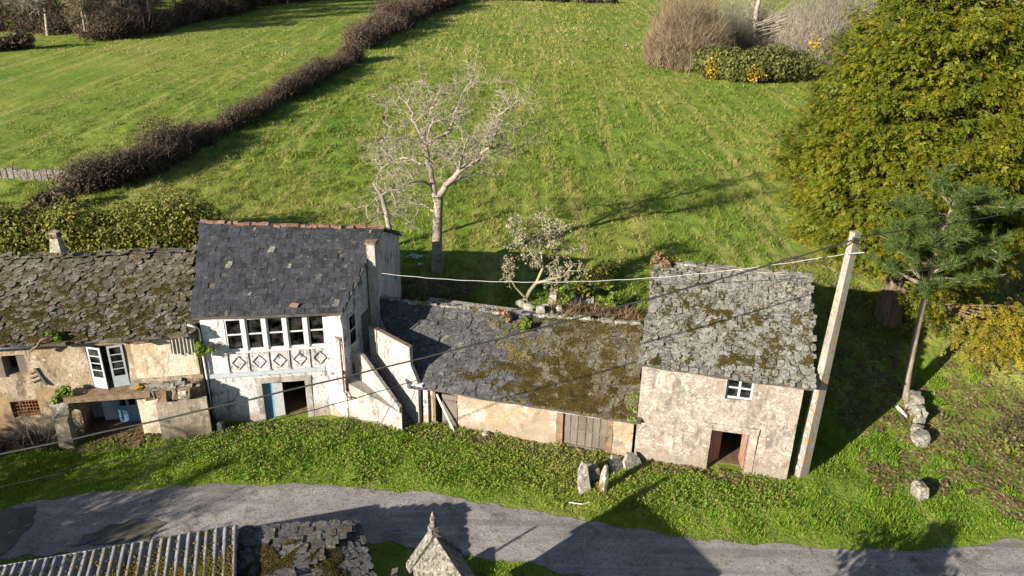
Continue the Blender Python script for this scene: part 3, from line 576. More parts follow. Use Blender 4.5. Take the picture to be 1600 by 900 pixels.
# five windows, each with its mullion and the panel below
for k in range(5):
    u0 = .92 + k * .835
    casement(MH, fm, u0, u0 + .70, 3.52, 5.0, .015, M['white_paint'], 1, 2, .08, fw_=.07, dep=.08)
    MB().box(fm, u0 + .705, u0 + .83, -.05, -.012, 3.45, 5.03).out('mullion', M['white_paint'], MH)
    pn = MB().box(fm, u0 - .02, u0 + .72, -.035, -.012, 2.56, 3.40).out('panel', M['pl_white'], MH)
    cu, cz = u0 + .35, 2.98
    outer = [(0, .33), (-.29, 0), (0, -.33), (.29, 0)]; bars = MB()
    for q in range(4):
        (a0, b0), (a1, b1) = outer[q], outer[(q + 1) % 4]; t = .86
        bars.hexa([fm(cu + x_, v_, cz + z_) for v_ in (-.085, -.036) for x_, z_ in ((a0, b0), (a1, b1), (a1 * t, b1 * t), (a0 * t, b0 * t))])
    bars.out('diamond_moulding', M['pl_white'], pn)
    MB().box(fm, u0 - .09, u0 - .035, -.08, -.012, 2.53, 3.43).out('pilaster', M['pl_white'], pn)
MB().box(fm, .80, 5.1, -.09, -.012, 3.43, 3.50).out('window_sill', M['white_paint'], MH)
MB().box(fm, .0, 4.83, -.10, -.015, 2.32, 2.50).out('string_course', M['pale_blue'], MH)
MB().box(fc, -.02, fc.L + .03, -.08, -.015, 2.32, 2.49).out('string_course', M['pale_blue'], MH)
MB().box(fm, .8, 5.0, .32, .36, 2.45, 2.52).box(fm, .4, 5.0, .36, 4.0, 2.42, 2.5).out('upper_floor', M['brown_wood'], MH)
MB().box(fm, .1, 5.3, .3, 8.0, -.1, .06).out('floor', M['earth'], MH)
MB().box(fm, 1.86, 2.1, -.04, .3, -.2, 1.88, .006).out('door_jamb', M['pl_stair'], MH); MB().box(fm, 3.9, 4.16, -.04, .3, -.2, 1.88, .006).out('door_jamb', M['pl_stair'], MH)
MB().box(fm, 1.84, 4.18, -.045, .3, 1.883, 2.12, .006).out('door_lintel', M['pl_stair'], MH)
MB().box(fm, 2.11, 2.5, .16, .20, -.1, 1.87).out('door_panel', M['blue_paint'], MH)
leaf_door(MH, fm, 2.5, .14, R_(12), .42, 1.82, M['white_paint'], planks=1)
# outer walls
cr = [Vector(q) for q in ((-7.1, 29.65, 0), (-6.0, 33.85, 0), (-5.82, 38.2, 0))]; cl = [Vector(q) for q in ((-12.75, 29.12, 0), (-13.9, 33.75, 0), (-14.6, 38.2, 0))]
def poly_wall(name, a, b, za, zb, off, mat, parent): return MB().prism([(a.x, a.y, -.3), (b.x, b.y, -.3), (b.x, b.y, zb), (a.x, a.y, za)], off).out(name, mat, parent)
poly_wall('side_wall', cr[0] + Vector((0, .02, 0)), cr[1], 5.1, 7.3, (-.35, .06, 0), M['pl_white'], MH); poly_wall('side_wall', cr[1], cr[2], 7.3, 5.45, (-.35, .0, 0), M['pl_white'], MH)
poly_wall('side_wall', cl[0] + Vector((0, .35, 0)), cl[1], 5.1, 7.45, (.35, .05, 0), M['pl_white'], MH); poly_wall('side_wall', cl[1], cl[2], 7.45, 5.4, (.35, .05, 0), M['pl_white'], MH)
poly_wall('back_wall', cl[2], cr[2], 5.35, 5.4, (0, -.35, 0), M['pl_white'], MH)
S = quad_surf((-13.02, 29.05, 5.17), (-6.98, 29.60, 5.25), (-5.82, 33.87, 7.46), (-14.0, 33.75, 7.62), .04, .025, 12)
rf = surf_mesh('roof', S, M['under'], MH, drop=.02)
lay(rf, S, M['slate_dark'], 'cut', .265, .275, .25, .010, .012, .008, .014, rotj=.03)
Sb = quad_surf((-5.7, 38.4, 5.45), (-14.8, 38.4, 5.4), (-14.0, 33.77, 7.61), (-5.82, 33.89, 7.45), .02, .01, 13)
rb = surf_mesh('rear_roof', Sb, M['under'], MH); lay(rb, Sb, M['slate_dark'], 'cut', .5, .5, .3, .012, .01, .01, 0, max_parts=0)
for k in range(30):   # clay ridge tiles
    s0, s1 = k / 30, (k + 1.12) / 30; V_, F_ = [], []
    a_, b_ = Vector(S(s0, 1)), Vector(S(min(1.02, s1), 1))
    if k in (11, 23): continue
    dz = rnd.uniform(-.04, .035); dy = rnd.uniform(-.05, .05); a_.z += dz; b_.z += dz + rnd.uniform(-.03, .03); a_.y += dy; b_.y += dy + rnd.uniform(-.04, .04)
    if k in (4, 17): a_.z -= .05
    for e, q in enumerate((a_, b_)):
        for g_ in range(7):
            t = math.pi * g_ / 6; r = .13 + .012 * e + rnd.uniform(-.008, .008); V_.append((q.x, q.y + r * math.cos(t), q.z - .02 + r * math.sin(t) * .8 + rnd.uniform(-.006, .006)))
    F_ = [(g_, g_ + 1, g_ + 8, g_ + 7) for g_ in range(6)]
    mk('ridge_tile', V_, F_, M['terracotta'], rf)
for s, t, sc in ((.19, .52, .30), (.42, .70, .30), (.55, .52, .2), (.35, .22, .15), (.93, .1, .3), (.3, .93, .15), (.94, .93, .15)):   # loose pale slates
    q = S(s, t); MB().hexa([(q[0] + x_ * sc, q[1] + y_ * sc, q[2] + .035 + y_ * sc * .52 + z_) for z_ in (0, .015) for x_, y_ in ((-.5, -.4), (.3, -.5), (.5, .5), (-.2, .6))]).out('slipped_slate', M['slate_stone'], rf)
q = S(.66, .08); MB().hexa([(q[0] + x_, q[1] + y_, q[2] + .06 + y_ * .5 + z_) for z_ in (0, .05) for x_, y_ in ((-.18, -.06), (.15, -.09), (.2, .06), (-.12, .1))]).out('broken_tile', M['terracotta'], rf)
ch = MB().box(WF, -6.34, -5.98, 32.2, 32.58, .5, 7.25, .008).out('chimney', M['pl_stair'], MH)
MB().box(WF, -6.4, -5.92, 32.14, 32.64, 7.26, 7.36, .02).out('chimney_cap', M['brown_wood'], ch)
# pipes, side window
MB().tube([fm(-.42, -.32, 5.02), fm(-.16, -.30, 4.9), fm(-.06, -.14, 4.7), fm(-.05, -.12, 2.5), fm(-.05, -.12, .08)], .045, 8).out('downpipe', M['white_paint'], MH, True)
MB().tube([fc(.55, -.03, 4.05), fc(.80, -.05, 4.0), fc(.84, -.12, 3.9), fc(.86, -.14, 2.5), fc(.86, -.14, 1.5), fc(1.0, -.16, 1.28), fc(1.25, -.16, 1.25)], .04, 8).out('downpipe', M['rust'], MH, True)
MB().tube([fc(.9, -.1, 5.08), fc(.97, -.06, 4.6), fc(.97, -.06, 2.5)], .03, 6).out('corner_pipe', M['white_paint'], MH, True)
fs = Frame(cr[0][:2], cr[1][:2])
casement(MH, fs, .55, 1.25, 3.3, 4.75, -.07, M['white_paint'], 1, 2, .06, 'side_window')
MB().box(fs, 1.9, 2.75, -.07, -.01, 2.3, 4.2).out('upper_door', M['grey_wood'], MH)
# ---- outside staircase
fw2 = Vector((.80, -.60, 0)); nr2 = Vector((.60, .80, 0)); tp0 = Vector((-6.33, 30.18, 0))     # flight runs down along fw2, nr2 points to its right
fst = lambda u, v, z: tuple(tp0 + fw2 * u + nr2 * v + Vector((0, 0, z)))
ST = MB().add([(-7.12, 29.70, -.3), (-4.60, 28.66, -.3), fst(2.16, -.02, -.3), (-6.9, 30.7, -.3), (-7.12, 29.70, 1.88), (-4.60, 28.66, .98), fst(2.16, -.02, .98), (-6.9, 30.7, 1.93)],
              [(3, 2, 1, 0), (0, 1, 5, 4), (1, 2, 6, 5), (2, 3, 7, 6), (3, 0, 4, 7), (4, 5, 7), (5, 6, 7)]).out('staircase', M['pl_stair'], MH)
def parap(pts, v0, thick, mat, parent, name):
    poly = [fst(pts[0][0], v0, -.3), fst(pts[-1][0], v0, -.3)] + [fst(u_, v0, z_) for u_, z_ in reversed(pts)]
    return MB().prism(poly, nr2 * thick).out(name, mat, parent)
parap([(-.45, 3.02), (.0, 3.02), (2.17, 1.22)], -.17, .17, M['pl_stair'], ST, 'parapet')
for k in range(11):
    u0_ = 2.12 - k * .205; MB().box(fst, u0_ - .215, u0_, .005, .66, -.2 if k < 3 else k * .2 - .4, .2 + k * .2, .006).out('step', M['granite'], ST)
MB().box(fst, 2.125, 2.40, .0, .66, -.2, .06, .01).out('step', M['granite'], ST)
MB().add([fst(-.45, -.16, -.2), fst(-.12, -.0, -.2), fst(-.12, .66, -.2), (-6.55, 31.5, -.2), fst(-.45, -.16, 2.3), fst(-.12, -.0, 2.3), fst(-.12, .66, 2.3), (-6.55, 31.5, 2.3)], [(3, 2, 1, 0), (4, 5, 6, 7), (0, 1, 5, 4), (1, 2, 6, 5), (2, 3, 7, 6), (3, 0, 4, 7)]).out('landing', M['pl_stair'], ST)
parap([(-.35, 3.98), (.05, 3.94), (2.10, 3.74), (2.11, 2.9), (2.5, 2.2)], .665, .17, M['pl_stair'], ST, 'stair_wall')
MB().hexa([fst(-.35, .655, 3.985), fst(2.12, .655, 3.745), fst(2.12, .845, 3.745), fst(-.35, .845, 3.985), fst(-.35, .655, 4.01), fst(2.12, .655, 3.77), fst(2.12, .845, 3.77), fst(-.35, .845, 4.01)]).out('coping', M['brown_wood'], ST)
MB().box(fb, -.12, .1, -.12, .3, -.2, 1.9, .02).out('quoin_pier', M['pl_white'], ST)
MB().box(fb, -.5, -.05, -.35, .05, 2.05, 2.13, .03).out('eave_flashing', M['white_paint'], BN)
# ================================================================== LEFT: ruined house
fl = Frame((-21.23, 27.55), (-12.9, 28.97))
LH = thing('ruined_house', 'ruined farmhouse with collapsed balcony and rough mossy slab roof left of white house', 'house', fl(4, 0, 0), fl.ang)
wall('front_wall', fl, -5, 8.42, lambda u: 4.6 + .05 * math.sin(u * 2.1), .55, [(.95, 1.8, 3.15, 4.0), (4.1, 5.58, 2.3, 4.28), (3.36, 5.75, -.3, 1.9), (.80, 1.86, 1.12, 1.9)], M['pl_ruin'], LH, rough=.05, seed=9)
MB().box(fl, -5, 8.3, 8.1, 8.6, -.3, 4.6).out('back_wall', M['pl_ruin'], LH); MB().box(fl, -5, -4.5, .56, 8.1, -.3, 4.6).out('side_wall', M['pl_ruin'], LH)
MB().box(fl, -4.5, 8.3, .56, 8.1, 2.1, 2.25).out('upper_floor', M['brown_wood'], LH)
wall('limewashed_render', fl, 5.85, 8.36, lambda u: 4.5 + .03 * math.sin(u * 5), .03, [], M['pl_lime'], LH, v0=-.075, z0=2.62, rough=.012, ragged=.05, seed=9)
MB().box(fl, -4.4, 8.2, .56, 8, -.1, .05).out('floor', M['earth'], LH); MB().box(fl, 3.37, 5.74, -1.3, .57, -.1, .04).out('porch_floor', M['earth'], LH)
S = quad_surf(fl(-5.2, -.32, 4.66), fl(8.5, -.28, 4.66), fl(7.7, 4.3, 6.52), fl(-5.2, 4.3, 6.52), .05, .10, 17)
rf = surf_mesh('roof', S, M['under'], LH, n=40)
lay(rf, S, M['slate_ruin'], 'rough', .29, .155, .8, .018, .06, .026, .015, rotj=.28, eave_over=.10, scale_f=lambda t: .72 + .75 * t)
moss_lumps(rf, S, 34000, lambda s, t: .5 * np.maximum(0, 1.05 - t * 1.15) * sst(.3, .7, fbm(s * 40, t * 14, 31)), M['moss'], (.016, .05))
Sb = quad_surf(fl(8.3, 8.8, 4.6), fl(-5.2, 8.8, 4.6), fl(-5.2, 4.32, 6.5), fl(7.7, 4.32, 6.5), .03, .03, 18)
rb = surf_mesh('rear_roof', Sb, M['under'], LH); lay(rb, Sb, M['slate_ruin'], 'rough', .7, .45, .5, .03, .05, .02, 0, max_parts=0)
for k in range(38):   # ragged ridge slabs
    s = (k + rnd.uniform(-.2, .2)) / 38; q = S(min(1, max(0, s)), 1); an = rnd.gauss(0, .15)
    MB().box(lambda a_, b_, c_: (q[0] + fl.u.x * a_ + fl.v.x * b_, q[1] + fl.u.y * a_ + fl.v.y * b_, q[2] + c_ + a_ * an - b_ * .1), -.27, .24, -.3, .12, .07, .12, .04).out('ridge_slab', M['slate_ruin'], rf)
for u, w_, d_, dz in ((5.95, .34, .45, -.05), (6.45, .30, .5, -.10), (5.3, .4, .4, 0), (3.2, .45, .5, 0), (6.9, .3, .4, .02), (7.9, .35, .4, .08)):  # heavy eave slabs
    MB().box(fl, u - w_, u + w_, -.55, -.55 + d_, 4.58 + dz, 4.65 + dz, .05).out('eave_slab', M['slate_ruin'], rf)
c_ = (-19.97, 32.55)
chm = MB().hexa([(c_[0] + x_ * s_, c_[1] + y_ * s_, z_) for z_, s_ in ((6.2, .29), (7.2, .17)) for x_, y_ in ((-1, -1), (1, -1), (1, 1), (-1, 1))]).out('chimney', M['lichen_stone'], LH)
for x_, y_ in ((-1, -1), (1, -1), (1, 1), (-1, 1)): MB().box(WF, c_[0] + x_ * .13 - .045, c_[0] + x_ * .13 + .045, c_[1] + y_ * .13 - .045, c_[1] + y_ * .13 + .045, 7.2, 7.42, .01).out('chimney_brick', M['terracotta'], chm)
MB().box(WF, c_[0] - .2, c_[0] + .2, c_[1] - .2, c_[1] + .2, 7.42, 7.48, .02).out('chimney_cap', M['lichen_stone'], chm)
for k in range(4): MB().box(WF, c_[0] - .36 + k * .2, c_[0] - .2 + k * .2, c_[1] - .55, c_[1] - .35, 6.4, 6.62, .03).out('chimney_brick', M['brown_wood'], chm)
# balcony, beam, pier, slabs
bal = MB().box(fl, 3.3, 8.35, -.75, -.06, 2.16, 2.30, .01).out('balcony_floor', M['brown_wood'], LH)
MB().box(fl, 3.2, 6.5, -.92, -.77, 2.20, 2.40, .04).out('balcony_beam', M['brown_wood'], bal)
pr = MB().box(fl, 2.66, 3.22, -1.0, -.55, -.3, 1.5, .05).out('pier', M['pl_slab'], LH); MB().box(fl, 2.6, 3.32, -.9, -.06, 1.55, 2.16, .08).out('pier_head', M['lichen_stone'], pr)
for u0, u1 in ((6.62, 7.56), (7.59, 8.62)): MB().box(fl, u0, u1, -.80, -.60, -.3, 1.88 + rnd.uniform(-.03, .03), .03).out('stone_slab', M['pl_slab'], LH)
MB().box(fl, 5.76, 6.6, -.30, -.08, -.3, 2.1, .03).out('plaster_pier', M['pl_lime'], LH)
for k in range(46):
    u, v_ = rnd.uniform(6.4, 8.3), rnd.uniform(-.85, -.1); r = rnd.uniform(.05, .14); MB().box(lambda a_, b_, c_: fl(u + a_, v_ + b_, 2.28 + c_), -r * 1.5, r * 1.5, -r, r, -.3 if v_ < -.7 else 0, r * 1.2, r * .4).out('rubble', M['lichen_stone'] if k % 3 else M['brown_wood'], bal)
MB().box(fl, 5.6, 6.9, -.45, -.2, 2.31, 2.47, .03).out('fallen_lintel', M['concrete'], bal)
# porch recess with blue joinery
MB().box(fl, 3.1, 4.55, 1.3, 1.4, -.2, 2.1).out('porch_wall', M['pl_stair'], LH); MB().box(fl, 5.75, 6.1, .56, 1.4, -.2, 2.1).out('porch_wall', M['pl_ruin'], LH); MB().box(fl, 3.0, 3.3, .56, 1.4, -.2, 2.1).out('porch_wall', M['pl_ruin'], LH)
bw = MB()
for u in (4.55, 4.92, 5.3, 5.66): bw.box(fl, u, u + .09, .75, .85, .0, 1.95)
for z_ in (.0, .75, 1.87): bw.box(fl, 4.64, 5.66, .76, .84, z_, z_ + .09)
bwo = bw.out('blue_frame', M['blue_paint'], LH)
for u in (4.64, 5.01, 5.39): MB().box(fl, u, u + .28, .79, .81, .09, .75).out('blue_panel', M['blue_paint'], bwo)
MB().box(fl, 3.9, 4.5, .9, .95, .1, 1.6, .02).out('loose_board', M['pale_blue'], LH)
# french doors standing ajar
def glazed_leaf(u, v, ang, wd, z0, z1, mat, rows=4):
    c, s = math.cos(ang), math.sin(ang); f2 = lambda a_, b_, z_: fl(u + a_ * c - b_ * s, v + a_ * s + b_ * c, z_)
    o = casement(LH, f2, 0, wd, z0 + .42, z1, -.02, mat, 1, rows, .05, 'door', .08, .045)
    MB().box(f2, 0, wd, -.02, .025, z0, z0 + .42).out('door_panel', mat, o)
    return o
MB().box(fl, 4.1, 4.17, .0, .12, 2.3, 4.28).box(fl, 5.51, 5.58, 0, .12, 2.3, 4.28).box(fl, 4.17, 5.51, .0, .12, 4.2, 4.28).out('door_frame', M['brown_wood'], LH)
glazed_leaf(4.16, -.03, R_(-22), .62, 2.33, 4.22, M['pale_blue']); glazed_leaf(5.52, -.03, R_(180 + 12), .58, 2.33, 4.22, M['pale_blue'])
MB().box(fl, 1.42, 1.79, .12, .17, 3.17, 3.98).out('shutter', M['grey_wood'], LH)
MB().box(fl, .62, .98, -.10, -.06, 3.1, 3.95, .02).out('broken_shutter', M['grey_wood'], LH)
gri = MB().box(fl, .80, 1.86, .06, .09, 1.12, 1.15).out('window_grille', M['rust'], LH)
for k in range(9): MB().box(fl, .84 + k * .12, .862 + k * .12, .062, .084, 1.13, 1.9).out('bar', M['rust'], gri)
for k in range(5): MB().box(fl, .80, 1.86, .04, .06, 1.2 + k * .155, 1.222 + k * .155).out('bar', M['rust'], gri)
V_, F_ = [], []; n = 60
for k in range(n + 1):
    a = 7.42 + .92 * k / n
    for z_, v_ in ((3.72, -.22), (4.58, -.16)): V_.append(fl(a, v_ + .035 * math.sin(k / n * 6.5 * 2 * math.pi), z_ + (.05 * math.sin(k * .35) if z_ < 4 else 0)))
for k in range(n): F_.append((2 * k, 2 * k + 2, 2 * k + 3, 2 * k + 1))
mk('corrugated_sheet', V_, F_, M['fibre'], LH, True)
sl = MB(); sl.hexa([fl(2.05 + x_, v_, 2.95 + z_) for v_ in (-.12, -.06) for x_, z_ in ((0, .45), (.09, .47), (.38, -.35), (.29, -.37))])
for k in range(3): sl.hexa([fl(1.86 + x_, v_, 2.75 + k * .2 + z_) for v_ in (-.10, -.06) for x_, z_ in ((-.05, -.02), (.32, .12), (.32, .17), (-.05, .03))])
sl.out('broken_shutter', M['grey_wood'], LH)
# gutter length with broken end at the eave
MB().tube([fl(-5, -.42, 4.55), fl(2.6, -.42, 4.55)], .05, 6).out('gutter', M['white_paint'], LH, True)
MB().tube([fl(2.3, -.45, 4.4), fl(2.6, -.5, 4.62), fl(2.75, -.5, 4.85), fl(3.3, -.3, 4.95)], [.06, .05, .045, .03], 6).out('broken_rafter', M['bark_dark'], LH, True)

# ================================================================== FOREGROUND sheds and granary
def P3(q): return Vector(q)
e0, e1 = P3((-16.2, 18.2, 2.0)), P3((-8.85, 20.45, 2.0)); dn = (e1 - e0).normalized(); bk = Vector((dn.y, -dn.x, 0))   # bk points towards the camera side
SH = thing('corrugated_shed', 'shed with mossy corrugated sheet roof in the bottom left corner', 'shed', (-12.2, 17.2, 0), math.atan2(dn.y, dn.x))
Lr = (e1 - e0).length; nw = 40
def corr(name, org, along, slope, L_, W_, waves, amp, mat, parent):
    nrm = along.cross(slope).normalized(); n_ = waves * 8; V_, F_ = [], []
    for k in range(n_ + 1):
        h_ = amp * math.sin(k / 8 * 2 * math.pi)
        for b_ in range(5): V_.append(org + along * (L_ * k / n_) + slope * (W_ * b_ / 4) + nrm * h_)
    for k in range(n_):
        for b_ in range(4): F_.append((k * 5 + b_, k * 5 + b_ + 1, k * 5 + b_ + 6, k * 5 + b_ + 5))
    return mk(name, V_, F_, mat, parent, True)
sl1 = (bk * 2.9 + Vector((0, 0, .12))).normalized(); SLN = 2.95
for k in range(7):
    ln = Lr / 7; corr('roof_sheet', e0 + dn * (ln * k) + Vector((0, 0, .012 * (k % 2))), dn, sl1, ln + .04, SLN + .04, 4, .05, M['corrugated'], SH)
rg = e0 + sl1 * SLN; sl2 = (bk * 2.9 - Vector((0, 0, .45))).normalized()
for k in range(7):
    ln = Lr / 7; corr('roof_sheet', rg + dn * (ln * k) + Vector((0, 0, .012 * (k % 2))), dn, sl2, ln + .04, SLN, 4, .05, M['corrugated'], SH)
for k in range(7):
    a_ = rg + dn * (Lr / 7 * k); b_ = rg + dn * (Lr / 7 * (k + 1) + .03); V_ = [a_ - bk * .2 - Vector((0, 0, .01)), a_ + Vector((0, 0, .075)), a_ + bk * .2 - Vector((0, 0, .01)), b_ - bk * .2 - Vector((0, 0, .01)), b_ + Vector((0, 0, .075)), b_ + bk * .2 - Vector((0, 0, .01))]
    mk('ridge_cap', V_, [(0, 3, 4, 1), (1, 4, 5, 2)], M['terracotta'], SH)
MB().tube([e0 - bk * .05 - Vector((0, 0, .05)), e1 - bk * .05 - Vector((0, 0, .05))], .045, 6).out('gutter', M['zinc'], SH, True)
fsd = lambda u, v, z: tuple(e0 + dn * u + bk * v + Vector((0, 0, z - 2.0)))
MB().box(fsd, .1, Lr - .1, .15, .4, -.3, 1.98).out('rear_wall', M['pl_stair'], SH); MB().box(fsd, .1, Lr - .1, 4.9, 5.15, -.3, 1.7).out('front_wall', M['pl_stair'], SH); MB().box(fsd, Lr - .35, Lr - .1, .4, 4.9, -.3, 1.7).out('side_wall', M['pl_stair'], SH); MB().box(fsd, .1, .35, .4, 4.9, -.3, 1.7).out('side_wall', M['pl_stair'], SH)
Sx = quad_surf(e0, e1, e1 + sl1 * SLN, e0 + sl1 * SLN)
moss_lumps(SH, Sx, 7000, lambda s, t: .5 * sst(.35, .8, s) * sst(.25, .8, t) * sst(.3, .7, fbm(s * 40, t * 5, 9)) + .01, M['moss_y'], (.015, .045), lift=.045)
# slate hipped shed
HS = thing('slate_shed', 'small shed with hipped slate roof patched with moss beside corrugated shed', 'shed', (-6, 18.4, 0), math.atan2(dn.y, dn.x))
kA, kB, kC, kD, kE = P3((-8.72, 20.7, 1.72)), P3((-4.98, 21.15, 1.72)), P3((-3.5, 17.6, 1.15)), P3((-6.2, 15.9, 1.35)), P3((-8.5, 16.9, 1.62)); kR = P3((-7.3, 17.6, 1.98))
S1 = quad_surf(kB, kA, kE, kR, .0, .05, 41); S2 = quad_surf(kC, kB, kR, kD + Vector((-.6, .6, .5)), .0, .05, 43)
for q, SS in enumerate((S1, S2)):
    ro = surf_mesh('roof_slope', SS, M['under'], HS, n=10, m=6)
    lay(ro, SS, M['slate_shed'], 'rough', .42, .24, .8, .014, .03, .012, .0, rotj=.12)
    if q < 2: moss_lumps(ro, SS, 6000, lambda s, t: .6 * (t > .25) * (fbm(s * 5, t * 5, 47 + q) > .5), M['moss'], (.02, .06))
for a_, b_ in ((kA, kB), (kB, kC), (kC, kD), (kD, kE), (kE, kA)):
    n_ = (kR - (a_ + b_) / 2); n_.z = 0; n_.normalize(); a2, b2 = a_ + n_ * .25, b_ + n_ * .25; MB().prism([(a2.x, a2.y, -.3), (b2.x, b2.y, -.3), (b2.x, b2.y, b_.z - .05), (a2.x, a2.y, a_.z - .05)], n_ * .25).out('wall', M['pl_stair'], HS)
MB().box(WF, -3.62, -3.42, 17.4, 19.2, -.2, 1.5, .03).out('side_board', M['grey_wood'], HS)
# stone granary with pinnacle
ga = P3((-2.18, 18.35, 3.95)); gx = P3((.95, -1.7, 0)).normalized(); gs_ = Vector((gx.y, -gx.x, 0)) * -1
fg = lambda u, v, z: tuple(ga + gx * u + gs_ * v + Vector((0, 0, (z - 3.95) if z < 2 else (z - 4.3))))   # u towards camera, v to the right
HO = thing('stone_granary', 'narrow raised stone granary with gable pinnacle at the bottom edge', 'granary', (-2.25, 18.45, 0), math.atan2(gx.y, gx.x))
for u in (.15, 2.2, 4.2):
    for v in (-.6, .6): MB().box(fg, u, u + .3, v - .16, v + .16, -.3, 1.5, .02).out('pillar', M['granite'], HO)
MB().box(fg, -.1, 4.7, -.85, .85, 1.5, 1.68, .015).out('base_slab', M['granite'], HO)
MB().prism([fg(.02, -.68, 1.68), fg(.02, .68, 1.68), fg(.02, .68, 3.1), fg(.02, 0, 3.82), fg(.02, -.68, 3.1)], gx * .2).out('gable_wall', M['granite'], HO)
MB().prism([fg(4.3, -.68, 1.68), fg(4.3, .68, 1.68), fg(4.3, .68, 3.1), fg(4.3, 0, 3.82), fg(4.3, -.68, 3.1)], gx * .2).out('gable_wall', M['granite'], HO)
for v in (-.66, .64):
    for k in range(22): MB().box(fg, .25 + k * .18, .36 + k * .18, v, v + .05, 1.7, 3.08).out('slat', M['grey_wood'], HO)
for sgn in (-1, 1):
    MB().hexa([fg(*q) for q in ((.1, 0, 3.90), (4.6, 0, 3.90), (4.6, sgn * .74, 3.02), (.1, sgn * .74, 3.02), (.1, 0, 4.02), (4.6, 0, 4.02), (4.6, sgn * .74, 3.14), (.1, sgn * .74, 3.14))]).out('roof_slab', M['granite'], HO)
    MB().hexa([fg(*q) for q in ((-.14, 0, 3.98), (.16, 0, 3.98), (.16, sgn * .84, 2.98), (-.14, sgn * .84, 2.98), (-.14, 0, 4.18), (.16, 0, 4.18), (.16, sgn * .84, 3.16), (-.14, sgn * .84, 3.16))]).out('gable_cornice', M['granite'], HO)
pb = MB().box(fg, -.11, .13, -.12, .12, 4.1, 4.3, .01).out('pinnacle_base', M['granite'], HO)
rings = [(4.3, .085), (4.38, .12), (4.46, .07), (4.54, .10), (4.7, .06), (4.86, .012)]
MB().tube([fg(.0, 0, z_) for z_, r in rings], [r for z_, r in rings], 8).out('pinnacle', M['granite'], pb, True)
# two posts added unseen below the frame to cast line shadows on the road
for k, (x_, y_, h_) in enumerate(((-6.9, 15.9, 4.0), (-5.4, 15.3, 4.0))):
    tag(MB().tube([(x_, y_, -.2), (x_ + .02, y_, h_)], [.06, .05], 7).out('shadow_post', M['grey_wood']), ('left' if k == 0 else 'right') + ' one of two tall grey wooden posts added out of view to cast line shadows', 'post', 'shadow posts')
# ================================================================== utility pole and cables
px_, py_ = 11.72, 26.27; tx, ty, tz = 12.08, 26.3, 10.35
PO = thing('utility_pole', 'tall tapered concrete utility pole with orange lichen standing beside stone house', 'pole', (px_, py_, 0))
def taper(a, b, wa, da, wb, db): return [(a[0] + x_ * wa, a[1] + y_ * da, a[2]) for x_, y_ in ((-1, -1), (1, -1), (1, 1), (-1, 1))] + [(b[0] + x_ * wb, b[1] + y_ * db, b[2]) for x_, y_ in ((-1, -1), (1, -1), (1, 1), (-1, 1))]
rz = Matrix.Rotation(R_(28), 3, 'Z')
def rotxy(V_, c, c2): return [tuple((rz @ (Vector(q) - Vector((c[0], c[1], 0)))) + Vector((c[0], c[1], 0))) for q in V_]
MB().hexa(rotxy(taper((px_, py_, -.3), (tx, ty, tz), .24, .19, .14, .11), (px_, py_), 0)).out('shaft', M['concrete'], PO)
for k in range(9):   # recessed steps along one face
    t = .04 + k * .05; c = Vector((px_, py_, 0)).lerp(Vector((tx, ty, tz)), t); wd = .24 - .10 * t; o_ = rz @ Vector((-wd - .012, 0, 0)); MB().box(lambda a_, b_, c2: tuple(c + o_ + rz @ Vector((a_, b_, c2))), -.012, .014, -.08, .08, -.10, .10).out('step_hole', M['pl_stair'], PO)
MB().tube([(tx - .35, ty - .1, tz - .75), (tx + .3, ty - .05, tz - .7)], .022, 6).out('bracket', M['zinc'], PO)
for k, (dx, dz) in enumerate(((-.2, -.22), (.22, -.2), (.24, -.5))): MB().tube([(tx + dx, ty - .12, tz + dz - .10), (tx + dx, ty - .12, tz + dz), (tx + dx, ty - .12, tz + dz + .1)], [.03, .055, .03], 7).out('insulator', M['cable'], PO, True)
MB().tube([(tx - .16, ty - .18, tz - .3), (tx + .1, ty - .26, tz - .55), (tx + .26, ty - .1, tz - .45)], .018, 5).out('cable_loop', M['cable'], PO)
LP = thing('low_pole', 'short wooden service pole outside the left edge carrying the cables', 'pole', (-21.6, 17.2, 0)); MB().tube([(-21.6, 17.2, -.3), (-21.6, 17.2, 5.6)], [.12, .09], 8).out('shaft', M['grey_wood'], LP, True)
def cable(name, a, b, sag, r, mat, label, n=40):
    a, b = np.array(a, float), np.array(b, float); t = np.linspace(0, 1, n)[:, None]; P = a + (b - a) * t; P[:, 2] -= 4 * sag * (t * (1 - t))[:, 0]
    P[:, 2] += .012 * np.sin(np.arange(n) * 2.1)
    V_, F_ = tube_arr([(P, r)], 6); return tag(mk(name, V_, F_, mat, None, True), label, 'cable')
cable('overhead_cable', (tx - .18, ty - .1, tz - .22), (-21.6, 17.2, 5.05), .55, .028, M['cable'], 'thick black cable sagging from pole top in front of all the houses')
cable('service_cable', fb(-.28, -.36, 2.36), (-21.6, 17.2, 3.9), .32, .018, M['cable'], 'thin black cable from barn eave running past the white house front')
cable('telephone_cable', (-5.95, 32.3, 5.9), (tx - .15, ty, tz - .75), .75, .012, M['cable_w'], 'pale grey cable strung from white house chimney towards the pole')
cable('overhead_cable', (tx + .12, ty, tz - .1), (44, 46, 9.6), .8, .022, M['cable'], 'black cable leaving the pole to the right past the conifer')
